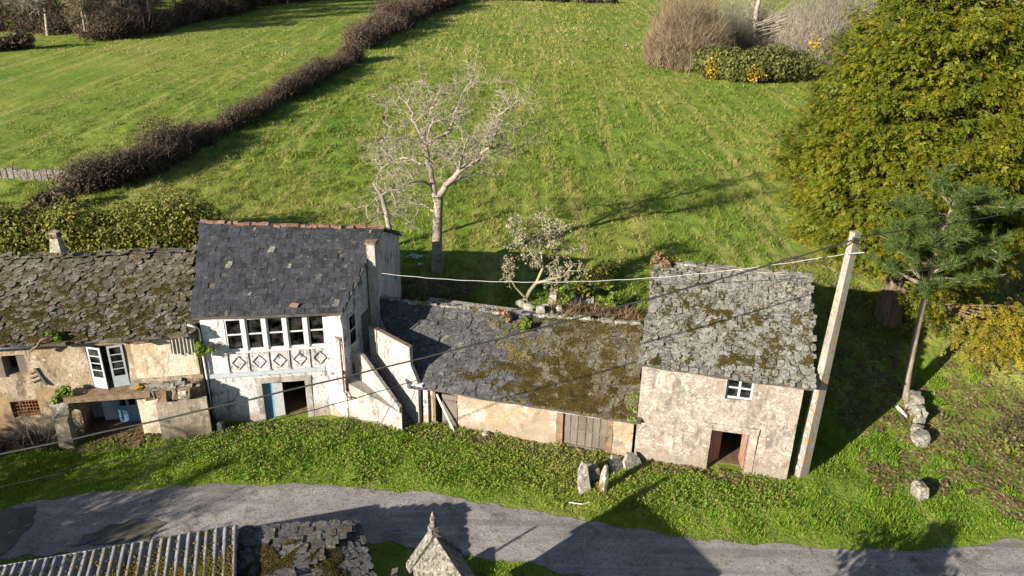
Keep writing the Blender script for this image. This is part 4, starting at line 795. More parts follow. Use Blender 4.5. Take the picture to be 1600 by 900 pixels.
# ================================================================== stones, boards, litter
def rock(name, x, y, sx, sy, sz, mat, label, cat='stone', group=None, seed=0, lean=(0, 0), yaw=0, parent=None, z=None, k=12, m=7):
    r = random.Random(seed); V_, F_ = [], []; z0 = float(H(x, y)) if z is None else z
    for b_ in range(m + 1):
        ph = math.pi * b_ / m
        for a_ in range(k):
            th = 2 * math.pi * a_ / k; dx, dy, dz = math.sin(ph) * math.cos(th), math.sin(ph) * math.sin(th), math.cos(ph)
            n_ = .5 + 1.0 * float(fbm(dx * 2.2 + seed * 3.1, dy * 2.2 + dz * 3.3, seed)); q = [max(-.68 - .1 * ((seed + q_) % 3), min(.62 + .12 * ((seed * 2 + q_) % 3), c * n_)) for q_, c in enumerate((dx, dy, dz))]
            X_, Y_, Z_ = q[0] * sx, q[1] * sy, (q[2] + .7) * sz
            X_ += lean[0] * Z_; Y_ += lean[1] * Z_; V_.append((x + X_ * math.cos(yaw) - Y_ * math.sin(yaw), y + X_ * math.sin(yaw) + Y_ * math.cos(yaw), z0 + Z_))
    for b_ in range(m):
        for a_ in range(k): F_.append((b_ * k + a_, (b_ + 1) * k + a_, (b_ + 1) * k + (a_ + 1) % k, b_ * k + (a_ + 1) % k))
    o = mk(name, V_, F_, mat, parent, False)
    return tag(o, label, cat, group) if label else o
def slabstone(x, y, w_, t_, h_, yaw, lean, mat, label, seed):
    r = random.Random(seed); out = [(-.5, 0), (.5, 0), (.46 + r.uniform(-.1, .05), .6), (.25, .95), (-.1, 1.0), (-.42, .75)]
    c, s = math.cos(yaw), math.sin(yaw); Q = []
    for v_ in (-.5, .5):
        for a_, b_ in out:
            X_, Z_, Y_ = a_ * w_ * (1 + r.uniform(-.08, .08)), b_ * h_ - .15, v_ * t_ * (1 - .4 * b_) + lean * b_ * h_
            Q.append((x + X_ * c - Y_ * s, y + X_ * s + Y_ * c, float(H(x, y)) + Z_))
    k = len(out); F_ = [tuple(range(k)), tuple(range(k, 2 * k))[::-1]] + [((i_ + 1) % k, i_, k + i_, k + (i_ + 1) % k) for i_ in range(k)]
    return tag(mk('standing_slab', Q, F_, mat), label, 'stone slab', 'stone slabs on the verge')
slabstone(2.95, 24.95, .50, .20, 1.25, R_(10), .35, M['lichen_stone'], 'wider pale slab of the upright pair on the grass verge', 1)
slabstone(3.62, 25.0, .30, .18, 1.35, R_(-50), .10, M['lichen_stone'], 'narrower slab of the upright pair on the grass verge', 2)
rock('mossy_boulder', 3.22, 25.75, .42, .34, .45, M['lichen_stone'], 'mossy boulder behind the upright pair of slabs', seed=4)
slabstone(4.45, 26.25, .62, .18, .75, R_(42), .55, M['lichen_stone'], 'leaning grey slab near the barn and stone house joint', 5)
slabstone(5.1, 26.4, .9, .16, .7, R_(38), .6, M['lichen_stone'], 'long dark slab leaning at the left foot of the stone house wall', 6)
for k, (x_, y_, sx, sy, sz, lab) in enumerate(((18.35, 31.0, .42, .55, .6, 'tall lichened boulder just in front of the pine trunk'), (18.15, 30.1, .36, .5, .5, 'lichened boulder in the middle of the row below the pine'), (17.75, 29.25, .30, .32, .3, 'small mossy yellow stone in the row below the pine'), (17.55, 28.55, .40, .42, .42, 'lowest boulder of the row below the pine'), (15.95, 25.1, .34, .5, .35, 'lone pale stone on the verge near the road bend'))):
    rock('field_stone', x_, y_, sx, sy, sz, M['lichen_stone'], lab, seed=20 + k, group='field stones below the pine' if k < 4 else None)
tag(MB().hexa([(17.55, 31.0, .15), (17.75, 30.3, .1), (17.82, 30.35, .1), (17.65, 31.05, .2), (17.55, 31.0, .3), (17.75, 30.3, .22), (17.82, 30.35, .22), (17.65, 31.05, .34)]).out('metal_strip', M['zinc']), 'pale metal strip lying left of the pine trunk', 'scrap')
tag(MB().hexa([(-6.2, 42.9, 2.23), (-5.5, 42.7, 2.23), (-5.2, 43.1, 2.23), (-5.9, 43.5, 2.23), (-6.2, 42.9, 2.31), (-5.5, 42.7, 2.31), (-5.2, 43.1, 2.33), (-5.9, 43.5, 2.31)]).out('metal_sheet', M['zinc']), 'pale flat sheet lying on shaded grass left of the bare tree', 'sheet')
tag(MB().hexa([(-5.45, 41.6, 2.22), (-5.1, 41.75, 2.22), (-5.0, 42.0, 2.22), (-5.3, 41.95, 2.22), (-5.4, 41.6, 2.35), (-5.1, 41.75, 2.28), (-5.0, 42.0, 2.28), (-5.3, 41.95, 2.4)]).out('pale_rag', M['zinc']), 'small crumpled pale rag beside the bare tree foot', 'litter')
tag(MB().hexa([(3.2, 37.2, 2.25), (4.2, 37.1, 2.25), (4.3, 37.9, 2.25), (3.3, 38.0, 2.25), (3.2, 37.2, 2.33), (4.2, 37.1, 2.36), (4.3, 37.9, 2.4), (3.3, 38.0, 2.36)]).out('metal_sheet', M['zinc']), 'pale blue grey sheet lying behind the barn ridge', 'sheet')
rock('dark_stone', -12.35, 28.55, .28, .22, .35, M['slate_dark'], 'dark stone lump at the foot of the white downpipe', seed=51)
rock('plastic_wrapper', 10.1, 25.25, .12, .08, .05, M['blue_paint'], 'bright blue scrap of plastic below the stone house wall', 'litter', seed=52)
tag(MB().tube([(2.3, 24.25, .06), (2.8, 24.15, .07), (3.1, 24.3, .05)], .022, 5).out('pale_stick', M['white_paint']), 'thin pale stick lying in grass below the upright slabs', 'stick')
rock('fallen_stone', -1.0, 28.55, .22, .16, .14, M['lichen_stone'], 'small pale stone in weeds under the barn wall', seed=53)
rock('fallen_stone', 9.0, 25.55, .14, .1, .08, M['terracotta'], 'small pinkish stone below the doorway of the stone house', seed=54)
tag(MB().box(WF, 1.9, 2.25, 36.55, 36.85, 1.6, 3.05, .07).out('stone_post', M['lichen_stone']), 'broken upright stone post behind the barn ridge beside lichened tree', 'post')
for k in range(14):
    rock('rubble_stone', 1.3 + rnd.uniform(-.9, .9), 33.2 + rnd.uniform(-.5, .7), rnd.uniform(.12, .3), rnd.uniform(.12, .25), rnd.uniform(.12, .3), M['lichen_stone'], None, seed=60 + k, z=3.7 + rnd.uniform(-.1, .15), parent=BN, k=7, m=5)
# slab stone wall in the far field: each slab a part
SW = thing('slab_wall', 'low wall of upright pale stone slabs at the left edge of the field', 'wall', (-34.5, 56.6, 2.2))
for k in range(26):
    x_ = -43.5 + k * .50; y_ = 57.0 - (x_ + 43) * .035; h_ = .85 + rnd.uniform(-.15, .12); w_ = .23 + rnd.uniform(-.03, .01); z0 = float(H(x_, y_)) - .1
    MB().hexa([(x_ + a_, y_ + b_, z0 + c2 + rnd.uniform(-.04, .04)) for c2 in (0, h_) for a_, b_ in ((-w_, -.09), (w_, -.09), (w_, .09), (-w_, .09))]).out('slab', M['granite'], SW)
for k, x_ in enumerate((-24.0, -37.2)): tag(MB().tube([(x_, (98.5, 57.2)[k] - .4, 2.2), (x_ + .3, (98.5, 57.2)[k], 3.5)], .05, 6).out('fence_stake', M['grey_wood']), ('pale fence stake standing on the bramble hedge', 'leaning stake in front of the slab wall')[k], 'stake')

# ================================================================== TREES
def tree_mesh(name, paths_thick, paths_thin, mt, mn, parent, sides=6):
    """trunk and limbs as one part, twigs as another"""
    V_, F_ = tube_arr(paths_thick, sides); mk('trunk', V_, F_, mt, parent, True)
    if paths_thin: V_, F_ = tube_arr(paths_thin, 3); tag(mk('twigs', V_, F_, mn, parent), kind='stuff')
def twigs_from(limbs, levels, R, thick, thin, rmin=.004, up=.05, wob=.25, tmin=.25):
    """limbs: list (pts, radii); levels: list of (children per metre, length, radius)"""
    cur = limbs
    for lv, (per, ln, rad) in enumerate(levels):
        nxt = []
        for pts, rr in cur:
            pts = np.asarray(pts); seg = np.linalg.norm(np.diff(pts, axis=0), axis=1); tot = seg.sum(); n_ = max(1, int(per * tot + R.random()))
            for q in range(n_):
                t = (tmin + (1 - tmin) * R.random()) * (len(pts) - 1); i_ = min(int(t), len(pts) - 2); p = pts[i_] + (pts[i_ + 1] - pts[i_]) * (t - i_)
                d = pts[i_ + 1] - pts[i_]; d = d / (np.linalg.norm(d) + 1e-9)
                s = np.array([R.gauss(0, 1), R.gauss(0, 1), R.gauss(0, .8)]); s -= d * (s @ d) * .8; s /= np.linalg.norm(s) + 1e-9
                L_ = ln * R.uniform(.5, 1.3); dd = d * R.uniform(.2, .8) + s; st = stem(p, dd, L_, rad, 4 if lv < 2 else 3, wob, 0, up, R)
                r_ = np.linspace(rad, max(rmin, rad * .35), len(st)); nxt.append((st, r_)); (thick if lv == 0 else thin).append((st, r_))
        cur = nxt
R = random.Random(3)
def wig(p, a):
    """more joints and small crooks along a limb"""
    p = np.array(p, float); t = np.linspace(0, len(p) - 1, (len(p) - 1) * 3 + 1); q = np.stack([np.interp(t, np.arange(len(p)), p[:, k]) for k in range(3)], -1); q[1:-1] += rng.normal(size=(len(q) - 2, 3)) * a * .6; return q
BT = thing('bare_tree', 'large leafless forked tree with pale bark in the field behind the barn', 'tree', (-4.21, 41.1, 2.18))
big = [([(-4.25, 41.1, 1.9), (-4.21, 41.1, 2.4), (-4.17, 41.1, 3.9), (-4.1, 41.1, 5.39), (-4.0, 41.1, 6.67)], [.42, .34, .30, .28, .25]),
 ([(-4.0, 41.1, 6.67), (-3.56, 40.9, 7.27), (-2.85, 40.6, 8.14), (-1.93, 40.3, 8.86), (-1.27, 40.1, 9.53), (-.92, 40.1, 10.42), (-.79, 39.9, 11.28), (-.16, 39.6, 11.99)], [.19, .17, .15, .13, .10, .075, .05, .02]),
 ([(-4.09, 41.1, 5.76), (-4.34, 41.2, 7.16), (-4.53, 41.3, 8.36), (-4.69, 41.5, 9.34), (-5.18, 41.7, 10.31), (-5.51, 41.9, 11.26), (-6.12, 42.1, 11.71)], [.19, .17, .15, .12, .09, .06, .03]),
 ([(-4.61, 41.4, 9.37), (-3.84, 41.6, 9.78), (-3.35, 41.8, 10.15), (-3.19, 42.0, 10.78), (-2.78, 42.1, 11.77), (-2.12, 42.4, 12.77)], [.11, .10, .09, .07, .05, .02]),
 ([(-4.61, 41.5, 9.58), (-4.22, 40.9, 10.67), (-4.31, 40.6, 11.39), (-3.94, 40.3, 11.94)], [.09, .07, .05, .02]),
 ([(-4.34, 41.2, 7.16), (-4.97, 40.5, 7.65), (-5.73, 39.9, 7.6), (-6.8, 39.3, 7.3), (-7.6, 39.0, 6.6)], [.08, .06, .045, .03, .015]), ([(-4.53, 41.3, 8.36), (-5.64, 42.1, 8.4), (-6.76, 42.9, 8.1), (-7.6, 43.2, 7.4)], [.08, .05, .035, .015]), ([(-4.69, 41.5, 9.34), (-5.7, 41.0, 9.8), (-6.6, 40.6, 9.9), (-7.2, 40.4, 9.3)], [.08, .055, .035, .015]), ([(-1.27, 40.1, 9.53), (-.5, 40.4, 9.7), (.2, 40.6, 9.3)], [.07, .045, .015]), ([(-2.85, 40.6, 8.14), (-2.7, 39.8, 9.2), (-2.3, 39.4, 10.3)], [.07, .045, .015]),
 ([(-3.56, 40.9, 7.27), (-2.53, 41.9, 7.52), (-1.52, 42.7, 7.56)], [.08, .05, .02]), ([(-4.09, 41.1, 5.76), (-5.0, 41.8, 5.9), (-6.08, 42.5, 5.8)], [.06, .04, .02])]
thick, thin = [], []
big = [(wig(p, .09), r) if q else (p, r) for q, (p, r) in enumerate(big)]; big = [(p, np.interp(np.linspace(0, 1, len(p)), np.linspace(0, 1, len(r)), r)) for p, r in big]
twigs_from([b for b in big[1:]], [(2.5, 1.35, .032), (5.4, .8, .018), (4.6, .48, .0125)], R, thick, thin, .008)
tree_mesh('bare_tree', big + thick, thin, M['bark_pale'], M['twig_pale'], BT)
ST_ = thing('lichen_tree', 'small twisted fruit tree grey with lichen behind the barn ridge', 'tree', (.64, 37.35, 2.1))
sm = [([(.6, 37.35, 1.6), (.64, 37.35, 2.12), (.92, 37.35, 2.82), (1.24, 37.35, 3.29)], [.14, .12, .11, .10]), ([(1.24, 37.35, 3.29), (1.55, 37.65, 3.95), (1.46, 37.75, 4.79), (1.63, 37.85, 5.8), (1.38, 37.85, 6.64)], [.09, .08, .06, .045, .02]), ([(1.24, 37.35, 3.29), (1.78, 37.05, 3.58), (2.56, 36.75, 3.94), (2.99, 36.55, 4.62)], [.08, .07, .05, .02]), ([(.74, 37.35, 2.41), (.16, 37.05, 3.19), (-.14, 36.85, 3.91), (-.01, 36.85, 4.09)], [.08, .06, .05, .04]), ([(1.55, 37.65, 3.95), (.93, 37.35, 4.94), (.44, 37.15, 5.7), (.1, 37.05, 6.57)], [.06, .05, .04, .02]), ([(1.46, 37.75, 4.79), (2.14, 37.55, 5.58), (2.48, 37.35, 6.34)], [.05, .04, .02]), ([(1.55, 37.65, 3.95), (2.28, 38.15, 4.29), (2.86, 38.35, 4.93)], [.05, .04, .02])]
thick, thin = [], []; twigs_from(sm[1:], [(4.4, .62, .026), (7.0, .36, .016), (3.2, .18, .011)], R, thick, thin, .009)
tree_mesh('lichen_tree', sm + thick, thin, M['bark_lichen'], M['bark_lichen'], ST_)
tips = np.array([p[0][-1] for p in thin]); ii = rng.integers(0, len(tips), 5200); V_, F_ = leaves(5200, tips[ii] + rng.normal(size=(5200, 3)) * .06, .07, 1.4); tag(mk('lichen_tufts', V_, F_, M['bark_lichen'], ST_), kind='stuff')
BK = thing('dead_tree', 'bare broken pale trunk standing behind the white house ridge', 'dead tree', (-7.33, 44.5, 2.2)); tr = [([(-7.3, 44.5, 2.0), (-7.33, 44.5, 3.53), (-7.47, 44.5, 4.53), (-7.68, 44.5, 5.5), (-8.12, 44.5, 6.27)], [.2, .17, .15, .14, .09])]
thick, thin = [], []; twigs_from(tr, [(1.6, .8, .02), (3, .5, .01)], R, thick, thin, tmin=.45); tree_mesh('broken_trunk', tr + thick, thin, M['bark_pale'], M['twig_pale'], BK)

# ---- golden cypress
CX, CY, CZ = 19.6, 37.4, 1.1; EY = .62
zr = [2.2, 4.0, 6.0, 9.2, 11.6, 14.2, 16.3, 17.4, 20.5, 23.0, 25.0]; rr_ = [3.6, 4.8, 6.0, 6.9, 6.7, 6.0, 4.9, 4.1, 2.3, 1.0, .1]
CO = thing('cypress_tree', 'huge golden green conifer filling the right side behind the pole', 'tree', (CX, CY, CZ))
V_, F_ = tube_arr([([(CX, CY, .3), (CX, CY, 2), (CX + .1, CY, 8), (CX, CY, 23)], [.75, .6, .45, .06])] + [([(CX + .45 * math.cos(a), CY + .45 * math.sin(a), .6), (CX + .4 * math.cos(a), CY + .4 * math.sin(a), 4.5)], [.35, .2]) for a in (0.6, 2.4, 4.0, 5.3)], 8); mk('trunk', V_, F_, M['bark_dark'], CO, True)
def spray_template(seed, n=3):
    """flat fan of scale leaves: unit length along +y, drooping tip"""
    r = random.Random(seed); V, Fc = [], []
    def blade(x0, y0, dx, dy, L, wd):
        l = math.hypot(dx, dy); dx, dy = dx / l, dy / l; nx_, ny_ = -dy, dx; b = len(V)
        zf = lambda y: -.30 * y * y + r.uniform(-.02, .02)
        for (t, s) in ((0, 0), (.5, 1), (1, 0.0), (.5, -1)):
            X_, Y_ = x0 + dx * L * t + nx_ * wd * s, y0 + dy * L * t + ny_ * wd * s; V.append((X_, Y_, zf(Y_)))
        Fc.append((b, b + 3, b + 2, b + 1))
    for k in range(n):
        y = .08 + .78 * k / n
        for sgn in (-1, 1): blade(0, y, sgn * r.uniform(.6, 1.1), r.uniform(.5, 1), .36 * (1.1 - y * .75) * r.uniform(1.0, 1.45), .066)
    blade(0, .5, 0, 1, .5, .06)
    T = []
    for f_ in Fc:
        T += [(f_[0], f_[q], f_[q + 1]) for q in range(1, len(f_) - 1)]
    return np.array(V), np.array(T)
SPR = [spray_template(s) for s in range(4)]
def sprays(pos, dirs, ups, size, which=None):
    """place spray templates; all arrays (N,3)"""
    VV, FF, off = [], [], 0; N = len(pos); wh = rng.integers(0, len(SPR), N)
    y = dirs / np.linalg.norm(dirs, axis=1)[:, None]; x = np.cross(y, ups); x /= np.linalg.norm(x, axis=1)[:, None] + 1e-9; z = np.cross(x, y)
    for q, (V0, T0) in enumerate(SPR):
        m_ = wh == q; k = m_.sum()
        if not k: continue
        W = pos[m_][:, None] + size[m_][:, None, None] * (V0[None, :, 0:1] * x[m_][:, None] + V0[None, :, 1:2] * y[m_][:, None] + V0[None, :, 2:3] * z[m_][:, None])
        VV.append(W.reshape(-1, 3)); FF.append((T0[None] + (np.arange(k) * len(V0))[:, None, None] + off).reshape(-1, 3)); off += k * len(V0)
    return np.concatenate(VV), np.concatenate(FF)
cps, cdr, csz, limbs = [], [], [], []; k = 0
while k < 460:      # boughs, each a drooping tuft of clumps
    z = rng.uniform(2.6, 24.6); r0 = np.interp(z, zr, rr_)
    if rng.random() > (r0 + .6) / 7.2: continue
    a = rng.uniform(0, 2 * math.pi)
    if math.sin(a) > .45 and rng.random() < .75: continue
    if z < 5.4 and math.cos(a) < .25 and rng.random() < .95: continue   # lifted skirt showing the trunk
    rad = r0 * (1.0 - abs(rng.normal(0, .10)) + .26 * (float(fbm(a * 2.6, z * .45, 77)) - .5) * 2); out = np.array([math.cos(a), math.sin(a), 0]); side = np.array([-out[1], out[0], 0]); k += 1
    tipp = np.array([CX + rad * math.cos(a), CY + EY * rad * math.sin(a), CZ - 1 + z]); bl = rng.uniform(.7, 1.3)
    for q in range(6):
        cps.append(tipp - out * rng.uniform(0, 1.3) * bl + side * rng.normal() * .62 * bl + np.array([0, 0, rng.uniform(-.35, .35)]) * bl); cdr.append(out + side * rng.normal() * .3); csz.append(rng.uniform(.5, .95))
    limbs.append((np.array([[CX, CY, CZ - 1 + z - .3], (tipp + np.array([CX, CY, CZ - 1 + z])) / 2 + [0, 0, .15], tipp - out * 1.0 - [0, 0, .15]]), [.07, .05, .015]))
cps, cdr, csz = np.array(cps), np.array(cdr), np.array(csz)
def clump_sprays(cps, cdr, csz, per, s0, s1, spread=.55):
    n = len(cps) * per; idx = np.repeat(np.arange(len(cps)), per)
    o = rng.normal(size=(n, 3)) * np.array([1, 1, .55]) * spread * csz[idx][:, None]; pos = cps[idx] + o - cdr[idx] * np.abs(o[:, 2:3]) * .25
    d = cdr[idx] * .8 + o * .9 + rng.normal(size=(n, 3)) * .35; d[:, 2] -= .15; up_ = np.tile([0, 0, 1.], (n, 1)) + cdr[idx] * .45 + rng.normal(size=(n, 3)) * .35
    return sprays(pos, d, up_, rng.uniform(s0, s1, n) * (csz[idx] * .4 + .6))
V_, F_ = clump_sprays(cps, cdr, csz, 21, .24, .43, .31); tag(mk('foliage', V_, F_, M['cypress'], CO), kind='stuff')
inn = cps.copy(); ax_ = np.stack([np.full(len(inn), CX), np.full(len(inn), CY), inn[:, 2]], -1); inn = ax_ + (inn - ax_) * rng.uniform(.5, .82, (len(inn), 1)); inn[:, 2] += rng.normal(size=len(inn)) * .3
V_, F_ = clump_sprays(inn, cdr, csz * 1.15, 3, .6, 1.0, .6); tag(mk('inner_foliage', V_, F_, M['cypress'], CO), kind='stuff')
sel = rng.random(len(cps)) < .2; V_, F_ = clump_sprays(cps[sel] + cdr[sel] * .3, cdr[sel], csz[sel] * .8, 7, .25, .45); tag(mk('golden_foliage', V_, F_, M['cypress_gold'], CO), kind='stuff')
# low golden boughs reaching forward on the right
lo = []
for k in range(34):
    t = rng.random(); lo.append([21.9 + rng.uniform(-1.3, 3.2), 32.0 + rng.uniform(-.6, 1.4), 2.3 + rng.uniform(-.7, 1.6) + t])
lo = np.array(lo); ld = np.tile([-.25, -.9, -.2], (len(lo), 1)); V_, F_ = clump_sprays(lo, ld, np.full(len(lo), .9), 26, .28, .55); tag(mk('low_boughs', V_, F_, M['cypress_gold'], CO), kind='stuff')
for q in lo[::3]: limbs.append((np.array([[CX + .5, CY - .4, 3.2], [CX + 1.2, CY - 2, 3.4], (q + [0, .5, .2]).tolist()]), [.09, .06, .025]))
V_, F_ = tube_arr(limbs, 4); mk('boughs', V_, F_, M['bark_dark'], CO)
# ---- young pine in front of it
PI_ = thing('pine_tree', 'slender leaning pine with blue green needles in front of the golden conifer', 'tree', (18.22, 31.6, .2))
tp = np.array([(18.24, 31.6, -.1), (18.22, 31.6, .3), (18.07, 31.6, 1.8), (17.98, 31.6, 3.76), (17.93, 31.6, 5.79), (17.91, 31.6, 7.44), (18.15, 31.8, 9.09), (18.4, 31.9, 10.46)])
pl = [(tp, [.19, .17, .15, .135, .11, .085, .05, .02])]; nc = []
R2 = random.Random(9)
for k in range(52):
    z = R2.uniform(5.6, 9.8); i_ = np.searchsorted(tp[:, 2], z) - 1; i_ = min(max(i_, 0), len(tp) - 2); f_ = (z - tp[i_, 2]) / (tp[i_ + 1, 2] - tp[i_, 2]); p = tp[i_] + (tp[i_ + 1] - tp[i_]) * f_
    a = R2.uniform(0, 6.28); L_ = (1.7 + 1.0 * math.sin((z - 5) / 5.5 * 3.1)) * R2.uniform(.55, 1.25); st = stem(p, (math.cos(a), math.sin(a) * .8 - .1, R2.uniform(-.1, .55)), L_, .05, 5, .16, 0, .03, R2); pl.append((st, np.linspace(.05, .015, 6)))
    for q in range(int(4 + L_ * 4)):
        t = R2.uniform(.4, 1) * 5; j_ = min(int(t), 4); b0 = st[j_] + (st[j_ + 1] - st[j_]) * (t - j_); tw = stem(b0, (R2.gauss(0, 1), R2.gauss(0, 1), .5), R2.uniform(.25, .6), .01, 2, .2, 0, .1, R2); pl.append((tw, [.015, .012, .008])); nc.append((tw[-1], tw[-1] - tw[0])); nc.append((tw[1], tw[1] - tw[0]))
V_, F_ = tube_arr(pl, 5); mk('trunk', V_, F_, M['bark_pine'], PI_, True)
npos = np.array([q[0] for q in nc]); nd = np.array([q[1] for q in nc]); nd /= np.linalg.norm(nd, axis=1)[:, None]; K = 30
ii = np.repeat(np.arange(len(npos)), K); d = nd[ii] * .9 + rng.normal(size=(len(ii), 3)) * .6; d /= np.linalg.norm(d, axis=1)[:, None]; sd_ = np.cross(d, rng.normal(size=d.shape)); sd_ /= np.linalg.norm(sd_, axis=1)[:, None]
L_ = rng.uniform(.14, .34, len(ii))[:, None]; b0 = npos[ii] - nd[ii] * rng.uniform(0, .35, (len(ii), 1)) + rng.normal(size=(len(ii), 3)) * .05
V_ = np.stack([b0 - sd_ * .012, b0 + sd_ * .012, b0 + d * L_], 1).reshape(-1, 3); tag(mk('needles', V_, np.arange(len(V_)).reshape(-1, 3), M['pine'], PI_), kind='stuff')

# ================================================================== HEDGES AND SCRUB
def shrub_mass(name, centres, radii, nleaf, lsize, mat, label, cat, twig=None, ntwig=0, group=None, squash=.9, twigmat=None, core=None, tl=.5, tr_=.008):
    """one hedge or bush: leaves and twigs filling lumpy volumes"""
    centres = np.array(centres, float); radii = np.array(radii, float)
    T = thing(name, label, cat, (centres[:, 0].mean(), centres[:, 1].mean(), float(H(centres[:, 0].mean(), centres[:, 1].mean()))), 0, group)
    wgt = radii ** 2; idx = rng.choice(len(centres), nleaf, p=wgt / wgt.sum())
    d = rng.normal(size=(nleaf, 3)); d /= np.linalg.norm(d, axis=1)[:, None]; rr = rng.random(nleaf) ** .4
    pos = centres[idx] + d * (rr * radii[idx])[:, None] * np.array([1, 1, squash]); nrm = d * .8 + np.array([0, 0, .4])
    ok = pos[:, 2] > H(pos[:, 0], pos[:, 1]); pos, nrm = pos[ok], nrm[ok]
    V_, F_ = leaves(len(pos), pos, lsize, 1.7, .9, nrm); tag(mk('foliage', V_, F_, mat, T), kind='stuff')
    if ntwig:
        idx = rng.choice(len(centres), ntwig, p=wgt / wgt.sum()); P = []
        d = rng.normal(size=(ntwig, 3)); d[:, 2] = np.abs(d[:, 2]) + .5; d /= np.linalg.norm(d, axis=1)[:, None]
        b0 = centres[idx] + rng.normal(size=(ntwig, 3)) * radii[idx][:, None] * .45; L_ = tl * rng.uniform(.5, 1.4, ntwig)[:, None]; sd_ = np.cross(d, rng.normal(size=d.shape)); sd_ /= np.linalg.norm(sd_, axis=1)[:, None]
        mid = b0 + d * L_ * .5 + rng.normal(size=(ntwig, 3)) * L_ * .08; tip = b0 + d * L_
        V_ = np.stack([b0 - sd_ * tr_ * 1.2, b0 + sd_ * tr_ * 1.2, tip], 1).reshape(-1, 3)
        tag(mk('twigs', V_, np.arange(len(V_)).reshape(-1, 3), twigmat or M['twig_dark'], T), kind='stuff')
    return T
def along(pts, n, r0, r1, jit=.35, hz=.62):
    pts = np.array(pts, float); seg = np.r_[0, np.cumsum(np.linalg.norm(np.diff(pts, axis=0), axis=1))]; C_, R_l = [], []; sd0 = rng.integers(0, 99)
    for k in range(n):
        s = seg[-1] * (k + rng.uniform(-.9, .9)) / n; s = min(max(s, 0), seg[-1]); big_ = float(fbm(s / (r1 * 3.2), 3.3, sd0)); x_ = np.interp(s, seg, pts[:, 0]) + rng.normal() * jit; y_ = np.interp(s, seg, pts[:, 1]) + rng.normal() * jit; r = (r0 + (r1 - r0) * rng.random()) * (.45 + 1.1 * big_)
        C_.append((x_, y_, float(H(x_, y_)) + r * hz * rng.uniform(.5, 1.35))); R_l.append(r)
    return C_, R_l
c, r = along([(-30.4, 53.6), (-28.2, 57.2), (-26.6, 68.2), (-25.4, 78), (-24.2, 90), (-22.3, 108), (-21.8, 113)], 230, .7, 1.4, .4, .8)
shrub_mass('bramble_hedge', c, r, 90000, .115, M['bramble'], 'long dark brown bramble hedge running diagonally up between the fields', 'hedge', None, 26000, tl=.8, tr_=.012)
c, r = along([(-23.2, 122), (-21.9, 136), (-20.3, 155), (-16.5, 180), (-13.5, 200)], 100, 1.2, 2.3, .8, .8)
shrub_mass('bramble_hedge', c, r, 40000, .22, M['bramble'], 'far upper stretch of brown hedge beyond the gap near the top', 'hedge', None, 13000, tl=1.6, tr_=.022)
c, r = along([(-31.6, 49.4), (-29.4, 50.9)], 9, .5, .95, .25, .6); shrub_mass('bramble_bush', c, r, 3200, .17, M['bramble'], 'small dark bramble bush below the end of the slab wall', 'bush', None, 900)
c, r = along([(-36, 46.9), (-31.9, 47.6)], 10, .6, 1.0, .3, .6); shrub_mass('bramble_bush', c, r, 3600, .17, M['bramble'], 'low dark bramble bush at the left edge above the laurel hedge', 'bush', None, 900)
c, r = along([(-82, 113), (-72, 115), (-68.6, 118)], 20, 1.0, 1.7, .5, .7); shrub_mass('bramble_hedge', c, r, 7000, .28, M['bramble'], 'short brown hedge at the far left edge', 'hedge', None, 1500, tl=.9, tr_=.02)
c, r = along([(-64, 126), (-60, 140), (-57, 160), (-54, 185), (-46, 200), (-30, 214)], 130, 1.2, 2.6, 1.2, .75); shrub_mass('scrub_hedge', c, r, 42000, .24, M['bramble'], 'brown scrub along the foot of the bare trees at the top left', 'hedge', None, 7000, tl=1.5, tr_=.03)
c, r = along([(-10, 205), (5, 203), (22, 200)], 34, .8, 1.4, .5, .6); shrub_mass('bramble_hedge', c, r, 9000, .4, M['bramble'], 'thin reddish hedge line along the top edge of the field', 'hedge')
c, r = along([(-30, 42.3), (-26, 43.0), (-22, 43.7), (-18.3, 44.2)], 90, 1.0, 1.7, .4, .85)
shrub_mass('laurel_hedge', c, r, 46000, .13, M['laurel'], 'leafy yellow green hedge behind the ruined house roof', 'hedge', None, 3000)
